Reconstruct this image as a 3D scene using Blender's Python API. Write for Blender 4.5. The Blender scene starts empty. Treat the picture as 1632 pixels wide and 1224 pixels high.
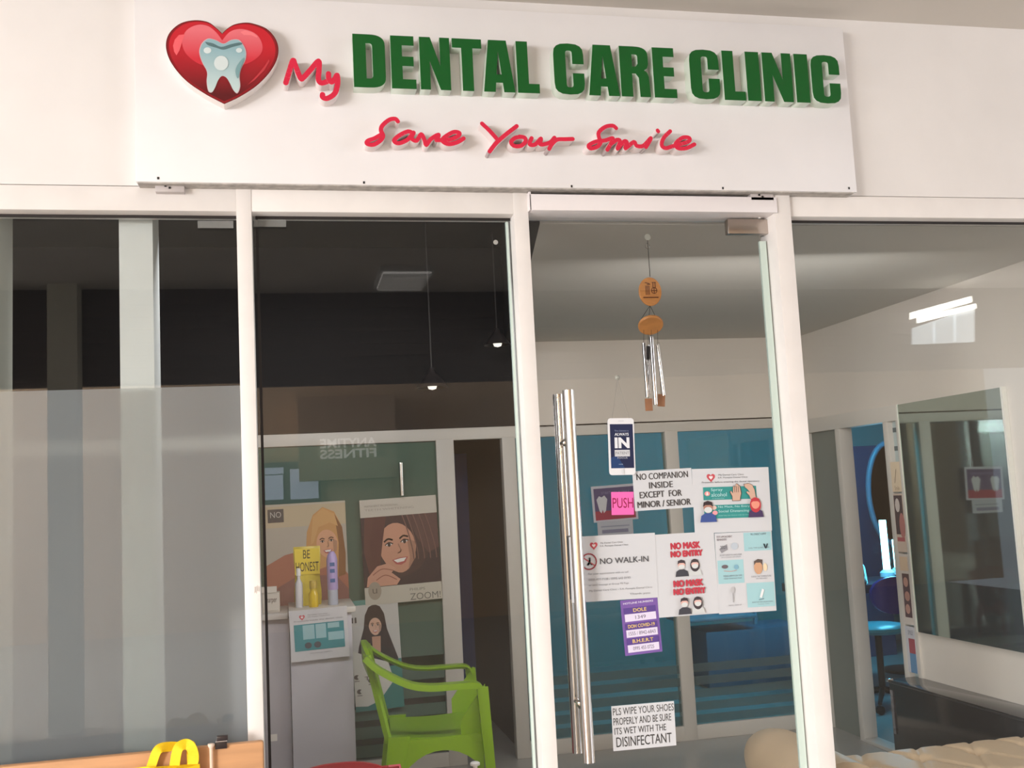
import bpy, bmesh, random
from math import *
from mathutils import Vector, Matrix, noise
random.seed(4)
S = bpy.context.scene
COL = S.collection

# ------------------------------------------------------------ camera
CAM = Vector((0, -3.2, 1.5)); FPX = 1645.0
YAW, PIT, ROL = radians(12.4), radians(6.2), radians(-2.905)
cf = Vector((sin(YAW)*cos(PIT), cos(YAW)*cos(PIT), sin(PIT)))
cr = Vector((cos(YAW), -sin(YAW), 0)); cu = cr.cross(cf)
CR = cr*cos(ROL)+cu*sin(ROL); CU = -cr*sin(ROL)+cu*cos(ROL)
cam = bpy.data.objects.new('camera', bpy.data.cameras.new('camera')); COL.objects.link(cam)
M = Matrix((CR, CU, -cf)).transposed().to_4x4(); M.translation = CAM
cam.matrix_world = M
cam.data.sensor_fit = 'HORIZONTAL'; cam.data.sensor_width = 36
cam.data.lens = FPX*36/1632; cam.data.clip_start = .05
S.camera = cam

# ------------------------------------------------------------ light, exposure
S.view_settings.view_transform = 'Standard'; S.view_settings.look = 'None'
S.view_settings.gamma = 1; S.view_settings.use_curve_mapping = False
S.view_settings.exposure = -0.08
W = bpy.data.worlds.new('daylight'); S.world = W; W.use_nodes = True
W.node_tree.nodes['Background'].inputs[0].default_value = (.93, .96, 1, 1)
W.node_tree.nodes['Background'].inputs[1].default_value = 1.6

def area(name, loc, target, sx, sy, power, col):
    l = bpy.data.lights.new(name, 'AREA'); l.shape = 'RECTANGLE'; l.size = sx; l.size_y = sy
    l.energy = power; l.color = col
    o = bpy.data.objects.new(name, l); COL.objects.link(o); o.location = loc
    o.rotation_euler = (Vector(target)-Vector(loc)).to_track_quat('-Z', 'Y').to_euler()
    return o
area('atrium_daylight', (-5.2, -4.4, 2.9), (0.6, 0, 2.2), 3.2, 2.0, 335, (.975, .965, 1))
area('right_fill', (7.8, -4.1, 2.0), (1.5, 0, 2.0), 2.2, 2.2, 95, (.98, .955, 1))  # unseen fill, added to lift the right end of the facade
area('corridor_fill', (-6.6, -7.6, 2.6), (3.0, -7.0, 2.6), 2.6, 2.2, 1250, (1, .96, .92))  # unseen fill, added to brighten the corridor mirrored in the panes
area('interior_fill', (1.9, .35, 2.15), (2.1, 2.4, .4), 1.2, .3, 14.5, (1, .96, .93))  # added fill facing away from the camera; no fixture stands there
area('reception_fill', (.25, .35, 2.5), (.3, 2.4, .6), 1.0, .3, 19, (.98, .97, 1))  # added fill behind the header for counter and chair; not a fitting
area('treatment_fill', (3.6, 3.1, 2.45), (3.3, 5.4, .6), 1.6, .5, 105, (.07, .56, .86))  # added blue fill, strengthens the UV colour behind the partition

# ------------------------------------------------------------ helpers
def lin(c):
    return tuple(((v/255)/12.92 if v/255 <= .04045 else ((v/255+.055)/1.055)**2.4) for v in c)
MC = {}
def mat(rgb, rough=.6, metal=0, emit=0, spec=.5, noise_amt=0, nscale=6, bump=0, bscale=60, stretch=None, coat=0):
    k = (tuple(rgb), rough, metal, emit, spec, noise_amt, nscale, bump, bscale, stretch, coat)
    if k in MC: return MC[k]
    m = bpy.data.materials.new('paint_%d' % len(MC)); m.use_nodes = True; MC[k] = m
    n = m.node_tree.nodes; L = m.node_tree.links; b = n['Principled BSDF']
    c = lin(rgb)+(1,)
    b.inputs['Base Color'].default_value = c; b.inputs['Roughness'].default_value = rough
    b.inputs['Metallic'].default_value = metal; b.inputs['Specular IOR Level'].default_value = spec
    b.inputs['Coat Weight'].default_value = coat
    if emit:
        b.inputs['Emission Color'].default_value = c; b.inputs['Emission Strength'].default_value = emit
    if noise_amt or bump:
        tc = n.new('ShaderNodeTexCoord'); mp = n.new('ShaderNodeMapping')
        L.new(tc.outputs['Object'], mp.inputs[0])
        if stretch: mp.inputs['Scale'].default_value = stretch
    if noise_amt:
        t = n.new('ShaderNodeTexNoise'); t.inputs['Scale'].default_value = nscale; t.inputs['Detail'].default_value = 5
        L.new(mp.outputs[0], t.inputs[0])
        r = n.new('ShaderNodeValToRGB'); r.color_ramp.elements[0].position = .3; r.color_ramp.elements[1].position = .7
        r.color_ramp.elements[0].color = tuple(v*(1-noise_amt) for v in c[:3])+(1,)
        r.color_ramp.elements[1].color = tuple(min(1, v*(1+noise_amt*.4)) for v in c[:3])+(1,)
        L.new(t.outputs[0], r.inputs[0]); L.new(r.outputs[0], b.inputs['Base Color'])
    if bump:
        t2 = n.new('ShaderNodeTexNoise'); t2.inputs['Scale'].default_value = bscale; t2.inputs['Detail'].default_value = 4
        L.new(mp.outputs[0], t2.inputs[0]); bp = n.new('ShaderNodeBump')
        bp.inputs['Strength'].default_value = bump; bp.inputs['Distance'].default_value = .003
        L.new(t2.outputs[0], bp.inputs['Height']); L.new(bp.outputs[0], b.inputs['Normal'])
    return m

def glass_mat(name, tint, haze=0, hazecol=(150, 155, 150)):
    m = bpy.data.materials.new(name); m.use_nodes = True
    n = m.node_tree.nodes; L = m.node_tree.links; n.clear()
    o = n.new('ShaderNodeOutputMaterial'); t = n.new('ShaderNodeBsdfTransparent'); g = n.new('ShaderNodeBsdfGlossy')
    f = n.new('ShaderNodeFresnel'); ge = n.new('ShaderNodeNewGeometry'); mr = n.new('ShaderNodeMapRange')
    mr.inputs[3].default_value = 1.5; mr.inputs[4].default_value = 1/1.5      # same reflectance on entry and exit of a thin pane
    L.new(ge.outputs['Backfacing'], mr.inputs[0]); L.new(mr.outputs[0], f.inputs[0]); x = n.new('ShaderNodeMixShader')
    t.inputs[0].default_value = tuple(tint)+(1,); g.inputs['Roughness'].default_value = 0.0
    L.new(f.outputs[0], x.inputs[0]); L.new(t.outputs[0], x.inputs[1]); L.new(g.outputs[0], x.inputs[2])
    last = x
    if haze:
        d = n.new('ShaderNodeBsdfDiffuse'); d.inputs[0].default_value = lin(hazecol)+(1,)
        x2 = n.new('ShaderNodeMixShader'); x2.inputs[0].default_value = haze
        L.new(x.outputs[0], x2.inputs[1]); L.new(d.outputs[0], x2.inputs[2]); last = x2
    L.new(last.outputs[0], o.inputs[0])
    return m

def film_mat(name, col, opac, rough=.35, trans=.35, clear=.5):
    """etched film: scatters part of the light, blurs what stands close behind"""
    m = bpy.data.materials.new(name); m.use_nodes = True
    n = m.node_tree.nodes; L = m.node_tree.links; n.clear()
    o = n.new('ShaderNodeOutputMaterial'); d = n.new('ShaderNodeBsdfDiffuse'); tl = n.new('ShaderNodeBsdfTranslucent')
    r = n.new('ShaderNodeBsdfRefraction'); r.inputs['IOR'].default_value = 1.08; r.inputs['Roughness'].default_value = rough
    c = lin(col)+(1,)
    d.inputs[0].default_value = c; tl.inputs[0].default_value = c; r.inputs[0].default_value = (.92, .95, .93, 1)
    x = n.new('ShaderNodeMixShader'); x.inputs[0].default_value = trans
    L.new(d.outputs[0], x.inputs[1]); L.new(tl.outputs[0], x.inputs[2])
    y = n.new('ShaderNodeMixShader'); y.inputs[0].default_value = opac
    t = n.new('ShaderNodeBsdfTransparent'); t.inputs[0].default_value = (.92, .95, .93, 1); w = n.new('ShaderNodeMixShader'); w.inputs[0].default_value = clear
    L.new(r.outputs[0], w.inputs[1]); L.new(t.outputs[0], w.inputs[2])
    L.new(w.outputs[0], y.inputs[1]); L.new(x.outputs[0], y.inputs[2]); L.new(y.outputs[0], o.inputs[0])
    return m

def link(name, me, m=None, parent=None, loc=None, smooth=False):
    o = bpy.data.objects.new(name, me); COL.objects.link(o)
    if m:
        for mm in (m if isinstance(m, (list, tuple)) else [m]): me.materials.append(mm)
    if parent: o.parent = parent
    if loc is not None: o.location = loc
    if smooth:
        me.polygons.foreach_set('use_smooth', [True]*len(me.polygons))
        try: me.set_sharp_from_angle(angle=radians(40))
        except Exception: pass
    return o
def tag(o, label=None, cat=None, group=None, kind=None):
    if label: o['label'] = label
    if cat: o['category'] = cat
    if group: o['group'] = group
    if kind: o['kind'] = kind
    return o
def empty(name, loc, label, cat, group=None, rz=0):
    o = bpy.data.objects.new(name, None); COL.objects.link(o); o.location = loc; o.rotation_euler.z = rz
    return tag(o, label, cat, group)
def bm_mesh(bm, name='mesh'):
    me = bpy.data.meshes.new(name); bm.normal_update(); bm.to_mesh(me); bm.free(); return me
def bm_box(bm, a, b, mi=0):
    x0, y0, z0 = a; x1, y1, z1 = b
    v = [bm.verts.new(p) for p in ((x0,y0,z0),(x1,y0,z0),(x1,y1,z0),(x0,y1,z0),(x0,y0,z1),(x1,y0,z1),(x1,y1,z1),(x0,y1,z1))]
    for f in ((3,2,1,0),(4,5,6,7),(0,1,5,4),(1,2,6,5),(2,3,7,6),(3,0,4,7)):
        bm.faces.new([v[i] for i in f]).material_index = mi
def box(name, a, b, m, parent=None, bevel=0, kind=None):
    bm = bmesh.new(); bm_box(bm, a, b)
    if bevel: bmesh.ops.bevel(bm, geom=list(bm.edges), offset=bevel, segments=2, affect='EDGES', profile=.5)
    o = link(name, bm_mesh(bm, name), m, parent, smooth=bool(bevel))
    if kind: o['kind'] = kind
    return o
def boxes(name, L, m, parent=None, kind=None):
    bm = bmesh.new()
    for a, b in L: bm_box(bm, a, b)
    o = link(name, bm_mesh(bm, name), m, parent)
    if kind: o['kind'] = kind
    return o
def struct(name, a, b, m, bevel=0): return box(name, a, b, m, None, bevel, 'structure')
def lathe(name, prof, m, parent=None, seg=28, loc=None, axis='z', xf=None):
    bm = bmesh.new(); rings = []
    for r, z in prof:
        if r <= 1e-6: rings.append([bm.verts.new((0, 0, z))])
        else: rings.append([bm.verts.new((r*cos(2*pi*i/seg), r*sin(2*pi*i/seg), z)) for i in range(seg)])
    for a, b in zip(rings, rings[1:]):
        for i in range(seg):
            j = (i+1) % seg
            if len(a) == 1 and len(b) == 1: continue
            if len(a) == 1: bm.faces.new((a[0], b[j], b[i]))
            elif len(b) == 1: bm.faces.new((a[i], a[j], b[0]))
            else: bm.faces.new((a[i], a[j], b[j], b[i]))
    if axis == 'y': bmesh.ops.rotate(bm, verts=bm.verts, matrix=Matrix.Rotation(radians(90), 3, 'X'))
    if axis == 'x': bmesh.ops.rotate(bm, verts=bm.verts, matrix=Matrix.Rotation(radians(90), 3, 'Y'))
    if xf: bmesh.ops.transform(bm, verts=bm.verts, matrix=xf)
    bmesh.ops.recalc_face_normals(bm, faces=bm.faces)
    return link(name, bm_mesh(bm, name), m, parent, loc, True)
def spline(pts, n=8):
    P = [Vector(p) for p in pts]; out = []
    if len(P) < 3: return P
    for i in range(len(P)-1):
        p0 = P[max(i-1, 0)]; p1 = P[i]; p2 = P[i+1]; p3 = P[min(i+2, len(P)-1)]
        for k in range(n):
            t = k/n
            out.append(.5*((2*p1)+(p2-p0)*t+(2*p0-5*p1+4*p2-p3)*t*t+(3*p1-p0-3*p2+p3)*t**3))
    out.append(P[-1]); return out
def bm_tube(bm, pts, rads, seg=10, flat=None, cap=True):
    pts = [Vector(p) for p in pts]
    if not isinstance(rads, (list, tuple)): rads = [rads]*len(pts)
    up = None; rings = []
    for i, p in enumerate(pts):
        d = (pts[min(i+1, len(pts)-1)]-pts[max(i-1, 0)]).normalized()
        if up is None: up = d.orthogonal().normalized()
        up = (up-d*up.dot(d)).normalized(); s = d.cross(up)
        rings.append([bm.verts.new(p+(up*cos(2*pi*k/seg)+s*sin(2*pi*k/seg))*rads[i]) for k in range(seg)])
    for a, b in zip(rings, rings[1:]):
        for k in range(seg): bm.faces.new((a[k], a[(k+1) % seg], b[(k+1) % seg], b[k]))
    if cap:
        bm.faces.new(rings[0][::-1]); bm.faces.new(rings[-1])
def tube(name, pts, rads, m, parent=None, seg=10, loc=None):
    bm = bmesh.new(); bm_tube(bm, pts, rads, seg); bmesh.ops.recalc_face_normals(bm, faces=bm.faces)
    return link(name, bm_mesh(bm, name), m, parent, loc, True)
def ribbon(name, secs, m, parent=None, smooth=True):
    """loft of closed cross-sections (lists of points)"""
    bm = bmesh.new(); R = [[bm.verts.new(p) for p in s] for s in secs]; n = len(secs[0])
    for a, b in zip(R, R[1:]):
        for k in range(n): bm.faces.new((a[k], a[(k+1) % n], b[(k+1) % n], b[k]))
    bm.faces.new(R[0][::-1]); bm.faces.new(R[-1])
    bmesh.ops.recalc_face_normals(bm, faces=bm.faces)
    return link(name, bm_mesh(bm, name), m, parent, smooth=smooth)
def extrude(name, loops, depth, mats, parent=None, loc=None, bevel=0):
    """loops in (x,z) -> solid from y=0 (front) to y=depth; mats = (front, side)"""
    cu_ = bpy.data.curves.new(name, 'CURVE'); cu_.dimensions = '2D'; cu_.fill_mode = 'BOTH'; cu_.extrude = depth/2
    for lp in loops:
        s = cu_.splines.new('POLY'); s.points.add(len(lp)-1); s.use_cyclic_u = True
        for i, p in enumerate(lp): s.points[i].co = (p[0], p[1], 0, 1)
    o = bpy.data.objects.new('tmp', cu_); me = bpy.data.meshes.new_from_object(o)
    bpy.data.objects.remove(o); bpy.data.curves.remove(cu_)
    me.transform(Matrix.Rotation(radians(90), 4, 'X')); me.transform(Matrix.Translation((0, depth/2, 0)))
    ob = link(name, me, list(mats), parent, loc)
    for p in me.polygons: p.material_index = 0 if p.normal.y < -.5 else 1
    return ob
def at(px, py, y):
    d = cf*FPX+CR*(px-816)-CU*(py-612); return CAM+d*((y-CAM.y)/d.y)
def arc(cx, cz, rx, rz, a0, a1, n=8):
    return [(cx+rx*cos(radians(a0+(a1-a0)*i/n)), cz+rz*sin(radians(a0+(a1-a0)*i/n))) for i in range(n+1)]
def stroke_outline(pts, w):
    P = spline([Vector((p[0], p[1])) for p in pts], 6); h = w/2; L = []; Rr = []
    nrm = []
    for i, p in enumerate(P):
        d = (P[min(i+1, len(P)-1)]-P[max(i-1, 0)])
        d = d.normalized() if d.length > 1e-9 else Vector((1, 0)); nrm.append(Vector((-d.y, d.x)))
    return P, nrm, h
def script(name, strokes, w, depth, mats, parent, y):
    """rounded brush strokes extruded as solid lettering; quads per segment plus round joints"""
    bm = bmesh.new()
    cnt = [0]
    def prism(loop):
        cnt[0] += 1; yy = y-.000012*cnt[0]
        if sum(loop[i][0]*loop[(i+1) % len(loop)][1]-loop[(i+1) % len(loop)][0]*loop[i][1] for i in range(len(loop))) < 0: loop = loop[::-1]
        f = [bm.verts.new((p[0], yy, p[1])) for p in loop]; b = [bm.verts.new((p[0], y+depth, p[1])) for p in loop]
        bm.faces.new(f); n = len(f)
        for i in range(n):
            bm.faces.new((f[i], b[i], b[(i+1) % n], f[(i+1) % n])).material_index = 1
    for st in strokes:
        P, nr, h = stroke_outline(st, w)
        for i in range(len(P)-1):
            a, b = P[i], P[i+1]; na, nb = nr[i]*h, nr[i+1]*h
            if (b-a).length < 1e-6: continue
            prism([a+na, a-na, b-nb, b+nb])
        for i in range(0, len(P), 2):
            prism([(P[i].x+h*cos(t*pi/6), P[i].y+h*sin(t*pi/6)) for t in range(12)])
        prism([(P[-1].x+h*cos(t*pi/6), P[-1].y+h*sin(t*pi/6)) for t in range(12)])
    for f in bm.faces:
        f.normal_update()
        if f.material_index == 0 and f.normal.y > 0: f.normal_flip()
    bm.faces.ensure_lookup_table()
    return link(name, bm_mesh(bm, name), list(mats), parent)

# ---- flat print on sheets ---------------------------------------------------
class Sheet:
    """a sheet of paper: root mesh with prints as children, local x right, z up, facing -y"""
    def __init__(s, name, w, h, paper, label, cat, loc, tilt=0, rz=0, thick=.0012, group=None, rx=0):
        bm = bmesh.new(); bm_box(bm, (0, 0, 0), (w, thick, h))
        s.o = link(name, bm_mesh(bm, name), paper, None, loc); s.o.rotation_euler = (rx, -tilt, rz)
        tag(s.o, label, cat, group); s.w = w; s.h = h; s.k = 0; s.parts = {}
    def _y(s): s.k += 1; return -.0003-.00022*s.k
    def poly(s, pts, rgb, name='print', rough=.7):
        y = s._y(); bm = bmesh.new(); vs = [bm.verts.new((p[0]*s.w, y, p[1]*s.h)) for p in pts]
        f = bm.faces.new(vs); f.normal_update()
        if f.normal.y > 0: f.normal_flip()
        s._add(bm, rgb, name)
    def _add(s, bm, rgb, name):
        s.parts.setdefault((name, tuple(rgb)), []).append(bm)
    def rect(s, x0, z0, x1, z1, rgb, name='print'): s.poly([(x0, z0), (x1, z0), (x1, z1), (x0, z1)], rgb, name)
    def ell(s, cx, cz, rx, rz, rgb, name='print', n=20, a=0):
        ar = s.w/s.h; out = []
        for i in range(n):
            u, v = rx*cos(2*pi*i/n), rz*sin(2*pi*i/n)/ar
            out.append((cx+u*cos(a)-v*sin(a), cz+(u*sin(a)+v*cos(a))*ar))
        s.poly(out, rgb, name)
    def line(s, pts, wd, rgb, name='print', smooth=True):
        y = s._y(); bm = bmesh.new()
        P = [Vector((p[0]*s.w, p[1]*s.h)) for p in pts]
        if smooth: P = spline(P, 5)
        h = wd*s.w/2
        for a, b in zip(P, P[1:]):
            d = b-a
            if d.length < 1e-7: continue
            d.normalize(); n = Vector((-d.y, d.x))*h; e = d*h*.6
            q = [a-e+n, a-e-n, b+e-n, b+e+n]
            bm.faces.new([bm.verts.new((v.x, y, v.y)) for v in q])
        for f in bm.faces:
            f.normal_update()
            if f.normal.y > 0: f.normal_flip()
        s._add(bm, rgb, name)
    def heavy(s, t, x0, z0, x1, z1, rgb, d=.008):
        for q in (-1, 0, 1): s.text(t, x0+d*q, z0, x1+d*q, z1, rgb)
        for q in (-1, 1): s.text(t, x0, z0+d*q*.7, x1, z1+d*q*.7, rgb)
    def text(s, t, x0, z0, x1, z1, rgb, name='lettering', bold=0):
        cu_ = bpy.data.curves.new('t', 'FONT'); cu_.body = t; cu_.resolution_u = 3; cu_.offset = bold
        o = bpy.data.objects.new('t', cu_); me = bpy.data.meshes.new_from_object(o)
        bpy.data.objects.remove(o); bpy.data.curves.remove(cu_)
        xs = [v.co.x for v in me.vertices]; ys = [v.co.y for v in me.vertices]
        a, b, c, d = min(xs), max(xs), min(ys), max(ys); y = s._y()
        for v in me.vertices:
            X = (x0+(v.co.x-a)/(b-a)*(x1-x0))*s.w; Z = (z0+(v.co.y-c)/(d-c)*(z1-z0))*s.h
            v.co = (X, y, Z)
        bm = bmesh.new(); bm.from_mesh(me); bpy.data.meshes.remove(me)
        for f in bm.faces:
            f.normal_update()
            if f.normal.y > 0: f.normal_flip()
        s._add(bm, rgb, name)
    def done(s):
        for (name, rgb), L in s.parts.items():
            big = bmesh.new()
            for b in L:
                me = bpy.data.meshes.new('x'); b.to_mesh(me); b.free(); big.from_mesh(me); bpy.data.meshes.remove(me)
            q = link(name, bm_mesh(big, name), mat(rgb, .7), s.o)
            if len(L) > 1 or name == 'lettering': q['kind'] = 'stuff'
        return s.o
def sheet_px(name, TL, TR, BR, BL, y, paper, label, cat, **k):
    a, b, c, d = (at(p[0], p[1], y) for p in (TL, TR, BR, BL))
    w = ((b-a).length+(c-d).length)/2; h = ((a-d).length+(b-c).length)/2
    ce = (a+b+c+d)/4; u = ((b-a)+(c-d)).normalized(); t = atan2(u.z, u.x)
    loc = ce-Vector((cos(t), 0, sin(t)))*w/2-Vector((-sin(t), 0, cos(t)))*h/2
    return Sheet(name, w, h, paper, label, cat, loc, t, **k)

# ------------------------------------------------------------ materials
M_wall = mat((236, 232, 229), .75, noise_amt=.05, nscale=3, bump=.12, bscale=25)
M_frame = mat((238, 233, 229), .5, noise_amt=.04, nscale=9)
M_jamb = mat((238, 232, 232), .35)
M_white = mat((236, 234, 230), .5)
M_chrome = mat((225, 222, 220), .08, 1)
M_steel = mat((190, 180, 172), .28, 1, bump=.1, bscale=200)
M_dark = mat((30, 26, 24), .6)
M_paper = mat((208, 210, 214), .8)
M_gasket = mat((38, 32, 30), .7)
M_edge = mat((205, 222, 214), .25)
G_clear = glass_mat('clear_glass', (.945, .955, .955))
G_door = glass_mat('door_glass', (.95, .955, .955))

# ------------------------------------------------------------ setting: facade
struct('floor', (-9, -10, -.1), (9, 7, 0), mat((168, 165, 160), .25, noise_amt=.06, nscale=2))
HZ = 2.412    # lower edge of the header frame
struct('wall_front', (-7, 0, 2.49), (8, .14, 3.35), M_wall)
box('wall_front', (-7, .0, 0), (-2.3, .14, 2.49), M_wall, kind='structure')
box('wall_front', (3.34, .0, 0), (8, .14, 2.49), M_wall, kind='structure')
def tr(n, a, b, m=M_frame, bev=.0015): return box('trim_%d' % n, a, b, m, None, bev, 'structure')
x1a, x1b = at(376.8, 345, 0).x, at(401, 345, 0).x          # first mullion
x2a, x2b = at(818, 351, .0).x, at(843.3, 341, -.012).x     # door jamb left
x3a, x3b = at(1234, 380, .0).x, at(1256.6, 347, 0).x
x2b = .786
tr(1, (-2.3, -.004, HZ), (x1a, .1, 2.487))
tr(2, (x1a, -.006, 0), (x1b, .1, 2.487))
tr(3, (x1b, -.004, HZ), (x2a+.012, .1, 2.487))
tr(4, (x2a+.002, -.006, 0), (x2b, .1, 2.487))
tr(5, (x2b, -.03, HZ+.006), (x3a+.005, .1, 2.472), M_jamb)
tr(6, (x2b-.002, -.03, HZ+.006), (x2b+.006, 0, 2.48), M_jamb)
tr(7, (x3a-.002, -.02, 0), (x3b, .1, 2.487))
tr(8, (x3b, -.004, HZ), (3.34, .1, 2.487))
tr(9, (-2.3, 0, 0), (-2.24, .1, HZ)); tr(10, (3.28, 0, 0), (3.34, .1, HZ))
for i, (a, b) in enumerate(((-2.24, x1a), (x1b, x2a), (x3b, 3.28))):
    tr(11+i, (a, -.002, 0), (b, .1, .07))
# dark gaskets just in front of the glass heads
for i, (a, b) in enumerate(((-2.24, x1a), (x1b+.01, x2a), (x3b, 3.28))):
    box('trim_%d' % (14+i), (a, .046, HZ-.008), (b, .052, HZ), M_gasket, kind='structure')
    box('trim_%d' % (17+i), (a if i else a, .05, .07), (a+.008, .056, HZ), M_gasket, kind='structure')
def pane(name, x0, x1, z0, z1, tilt, m=G_clear, y=.054):
    bm = bmesh.new(); bm_box(bm, (x0, y, z0), (x1, y+.01, z1))
    bmesh.ops.rotate(bm, verts=bm.verts, cent=((x0+x1)/2, y, z1), matrix=Matrix.Rotation(radians(tilt), 3, 'X'))
    o = link(name, bm_mesh(bm, name), m); o['kind'] = 'structure'; return o
w1 = pane('window_1', -2.24, x1a, .07, HZ, .22)
w2 = pane('window_2', x1b, x2a, .07, HZ, 0)
w4 = pane('window_3', x3b, 3.28, .07, HZ, 0)
fz = at(190, 619, .07).z
film = box('frosted_film', (-2.235, .076, .075), (x1a-.001, .0765, fz), film_mat('etched_film', (182, 188, 194), .32, .34, .04, .3), w1)
box('glass_edge', (x2a-.014, .0535, .07), (x2a-.006, .066, HZ-.01), M_edge, w2)
# tape scraps left on the glass heads
for p, q in (((315, 352), (372, 364)), ((404, 350), (456, 362))):
    a = at(*p, .05); b = at(*q, .05)
    s = Sheet('tape_scrap', b.x-a.x, a.z-b.z, glass_mat('tape_film', (.8, .82, .8), .28, (190, 190, 188)),
              'crumpled clear tape scrap in the upper right corner of the leftmost pane' if p[0] < 400 else
              'faded tape strip at the top left corner of the dark middle pane', 'tape', (a.x, .0475, b.z), thick=.0006)
    s.done()
s = Sheet('sticker_residue', .02, .02, mat((196, 198, 196), .7), 'small square white sticker residue low on the middle pane near the counter', 'sticker', at(431, 1182, .05)+Vector((0, .0, 0)), thick=.0006); s.done()
s.o.location.y = .052
bm = bmesh.new(); bmesh.ops.create_circle(bm, cap_ends=True, radius=.008, segments=16)
bmesh.ops.rotate(bm, verts=bm.verts, matrix=Matrix.Rotation(radians(90), 3, 'X'))
r_ = bmesh.ops.extrude_face_region(bm, geom=list(bm.faces)); bmesh.ops.translate(bm, verts=[v for v in r_['geom'] if isinstance(v, bmesh.types.BMVert)], vec=(0, .002, 0))
o = link('suction_cup', bm_mesh(bm), mat((170, 170, 165), .4), None, at(790, 386, .0515)); tag(o, 'tiny clear suction cup high on the middle pane', 'hook')

# ------------------------------------------------------------ glass door
door = bpy.data.objects.new('door_1', None); COL.objects.link(door); door['kind'] = 'structure'; door.location = (0, 0, 0)
dx1 = x3a-.006
bm = bmesh.new(); bm_box(bm, (x2b+.004, .046, .012), (dx1-.028, .056, HZ-.006)); link('door_glass', bm_mesh(bm), G_door, door)
box('door_edge', (dx1-.027, .0455, .012), (dx1-.003, .0565, HZ-.075), M_edge, door)
a = at(1159, 349, .04); b = at(1229, 373, .04)
pl = box('hinge_patch', (a.x, .036, b.z), (b.x, .066, a.z), M_steel, door, .002)
box('patch_screw', (b.x-.045, .034, a.z+.002), (b.x-.037, .042, a.z+.012), M_white, door, .001)
pl = box('hinge_patch', (a.x, .036, .012), (b.x, .066, .075), M_steel, door, .002)
# long bar handle, one bar each side of the glass, on standoffs
hx0, hz0 = at(908, 620, -.01).x, at(908, 622, -.01).z
hx1, hz1 = at(934, 1215, -.01).x, at(934, 1215, -.01).z
hx = (hx0+hx1)/2+.002
for yy, nm in ((-.012, 'handle_bar'), (.118, 'handle_bar')):
    tube(nm, [(hx, yy, hz1), (hx, yy, hz0)], .0185, M_chrome, door, 24)
for zz in (hz0-.165, hz1+.165):
    tube('standoff', [(hx, -.005, zz), (hx, .112, zz)], .009, M_chrome, door, 16)
    tube('standoff_collar', [(hx, .036, zz), (hx, .0459, zz)], .015, M_chrome, door, 20)

# ------------------------------------------------------------ sign over the shop front
SY = -.055
sx0, sx1 = at(216.5, 287, SY).x, at(1366, 306, SY).x
sz0, sz1 = at(800, 298, SY).z, at(1340, 44.1, SY).z
sign = empty('shop_sign', ((sx0+sx1)/2, 0, sz0), 'long white signboard over the glass front with raised heart, green and red lettering', 'sign')
sign.location = (0, 0, 0)
M_board = mat((238, 235, 235), .45, noise_amt=.035, nscale=4)
box('board', (sx0, SY, sz0), (sx1, -.001, sz1), M_board, sign, .002)
box('edge_wear', (sx0+.005, SY+.002, sz0-.004), (sx1-.012, -.004, sz0), mat((190, 184, 178), .8, noise_amt=.3, nscale=40), sign)
for px, py in ((252, 284), (580, 291), (911, 297), (1152, 300), (1353, 300)):
    p = at(px, py, SY); box('screw', (p.x-.003, SY-.002, p.z-.004), (p.x+.003, SY, p.z+.004), M_dark, sign, .001)
for px, py, q in ((271, 301, 1), (1213, 315, 2)):
    p = at(px, py, -.02); br = box('bracket', (p.x-.042, -.03, p.z-.012), (p.x+.042, -.001, sz0-.001), mat((196, 188, 186), .45), sign, .001)
    for dx_, dz_ in ((.0, 0), (-.012, .006)):
        box('bolt', (p.x+dx_-.003, -.033, p.z+dz_-.003), (p.x+dx_+.003, -.03, p.z+dz_+.003), M_dark, br)
LY = SY-.046
M_green = mat((8, 92, 32), .3); M_gside = mat((218, 228, 214), .5)
M_red = mat((222, 36, 70), .35); M_rside = mat((238, 224, 222), .5)
C_ = arc(.5, .8, .5, .2, 180, 0, 12)
def sup(cx, cz, rx, rz, a0, a1, n=8):
    out = []
    for i in range(n+1):
        t = radians(a0+(a1-a0)*i/n); c, s_ = cos(t), sin(t)
        out.append((cx+rx*(abs(c)**.72)*(1 if c > 0 else -1), cz+rz*(abs(s_)**.72)*(1 if s_ > 0 else -1)))
    return out
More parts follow.
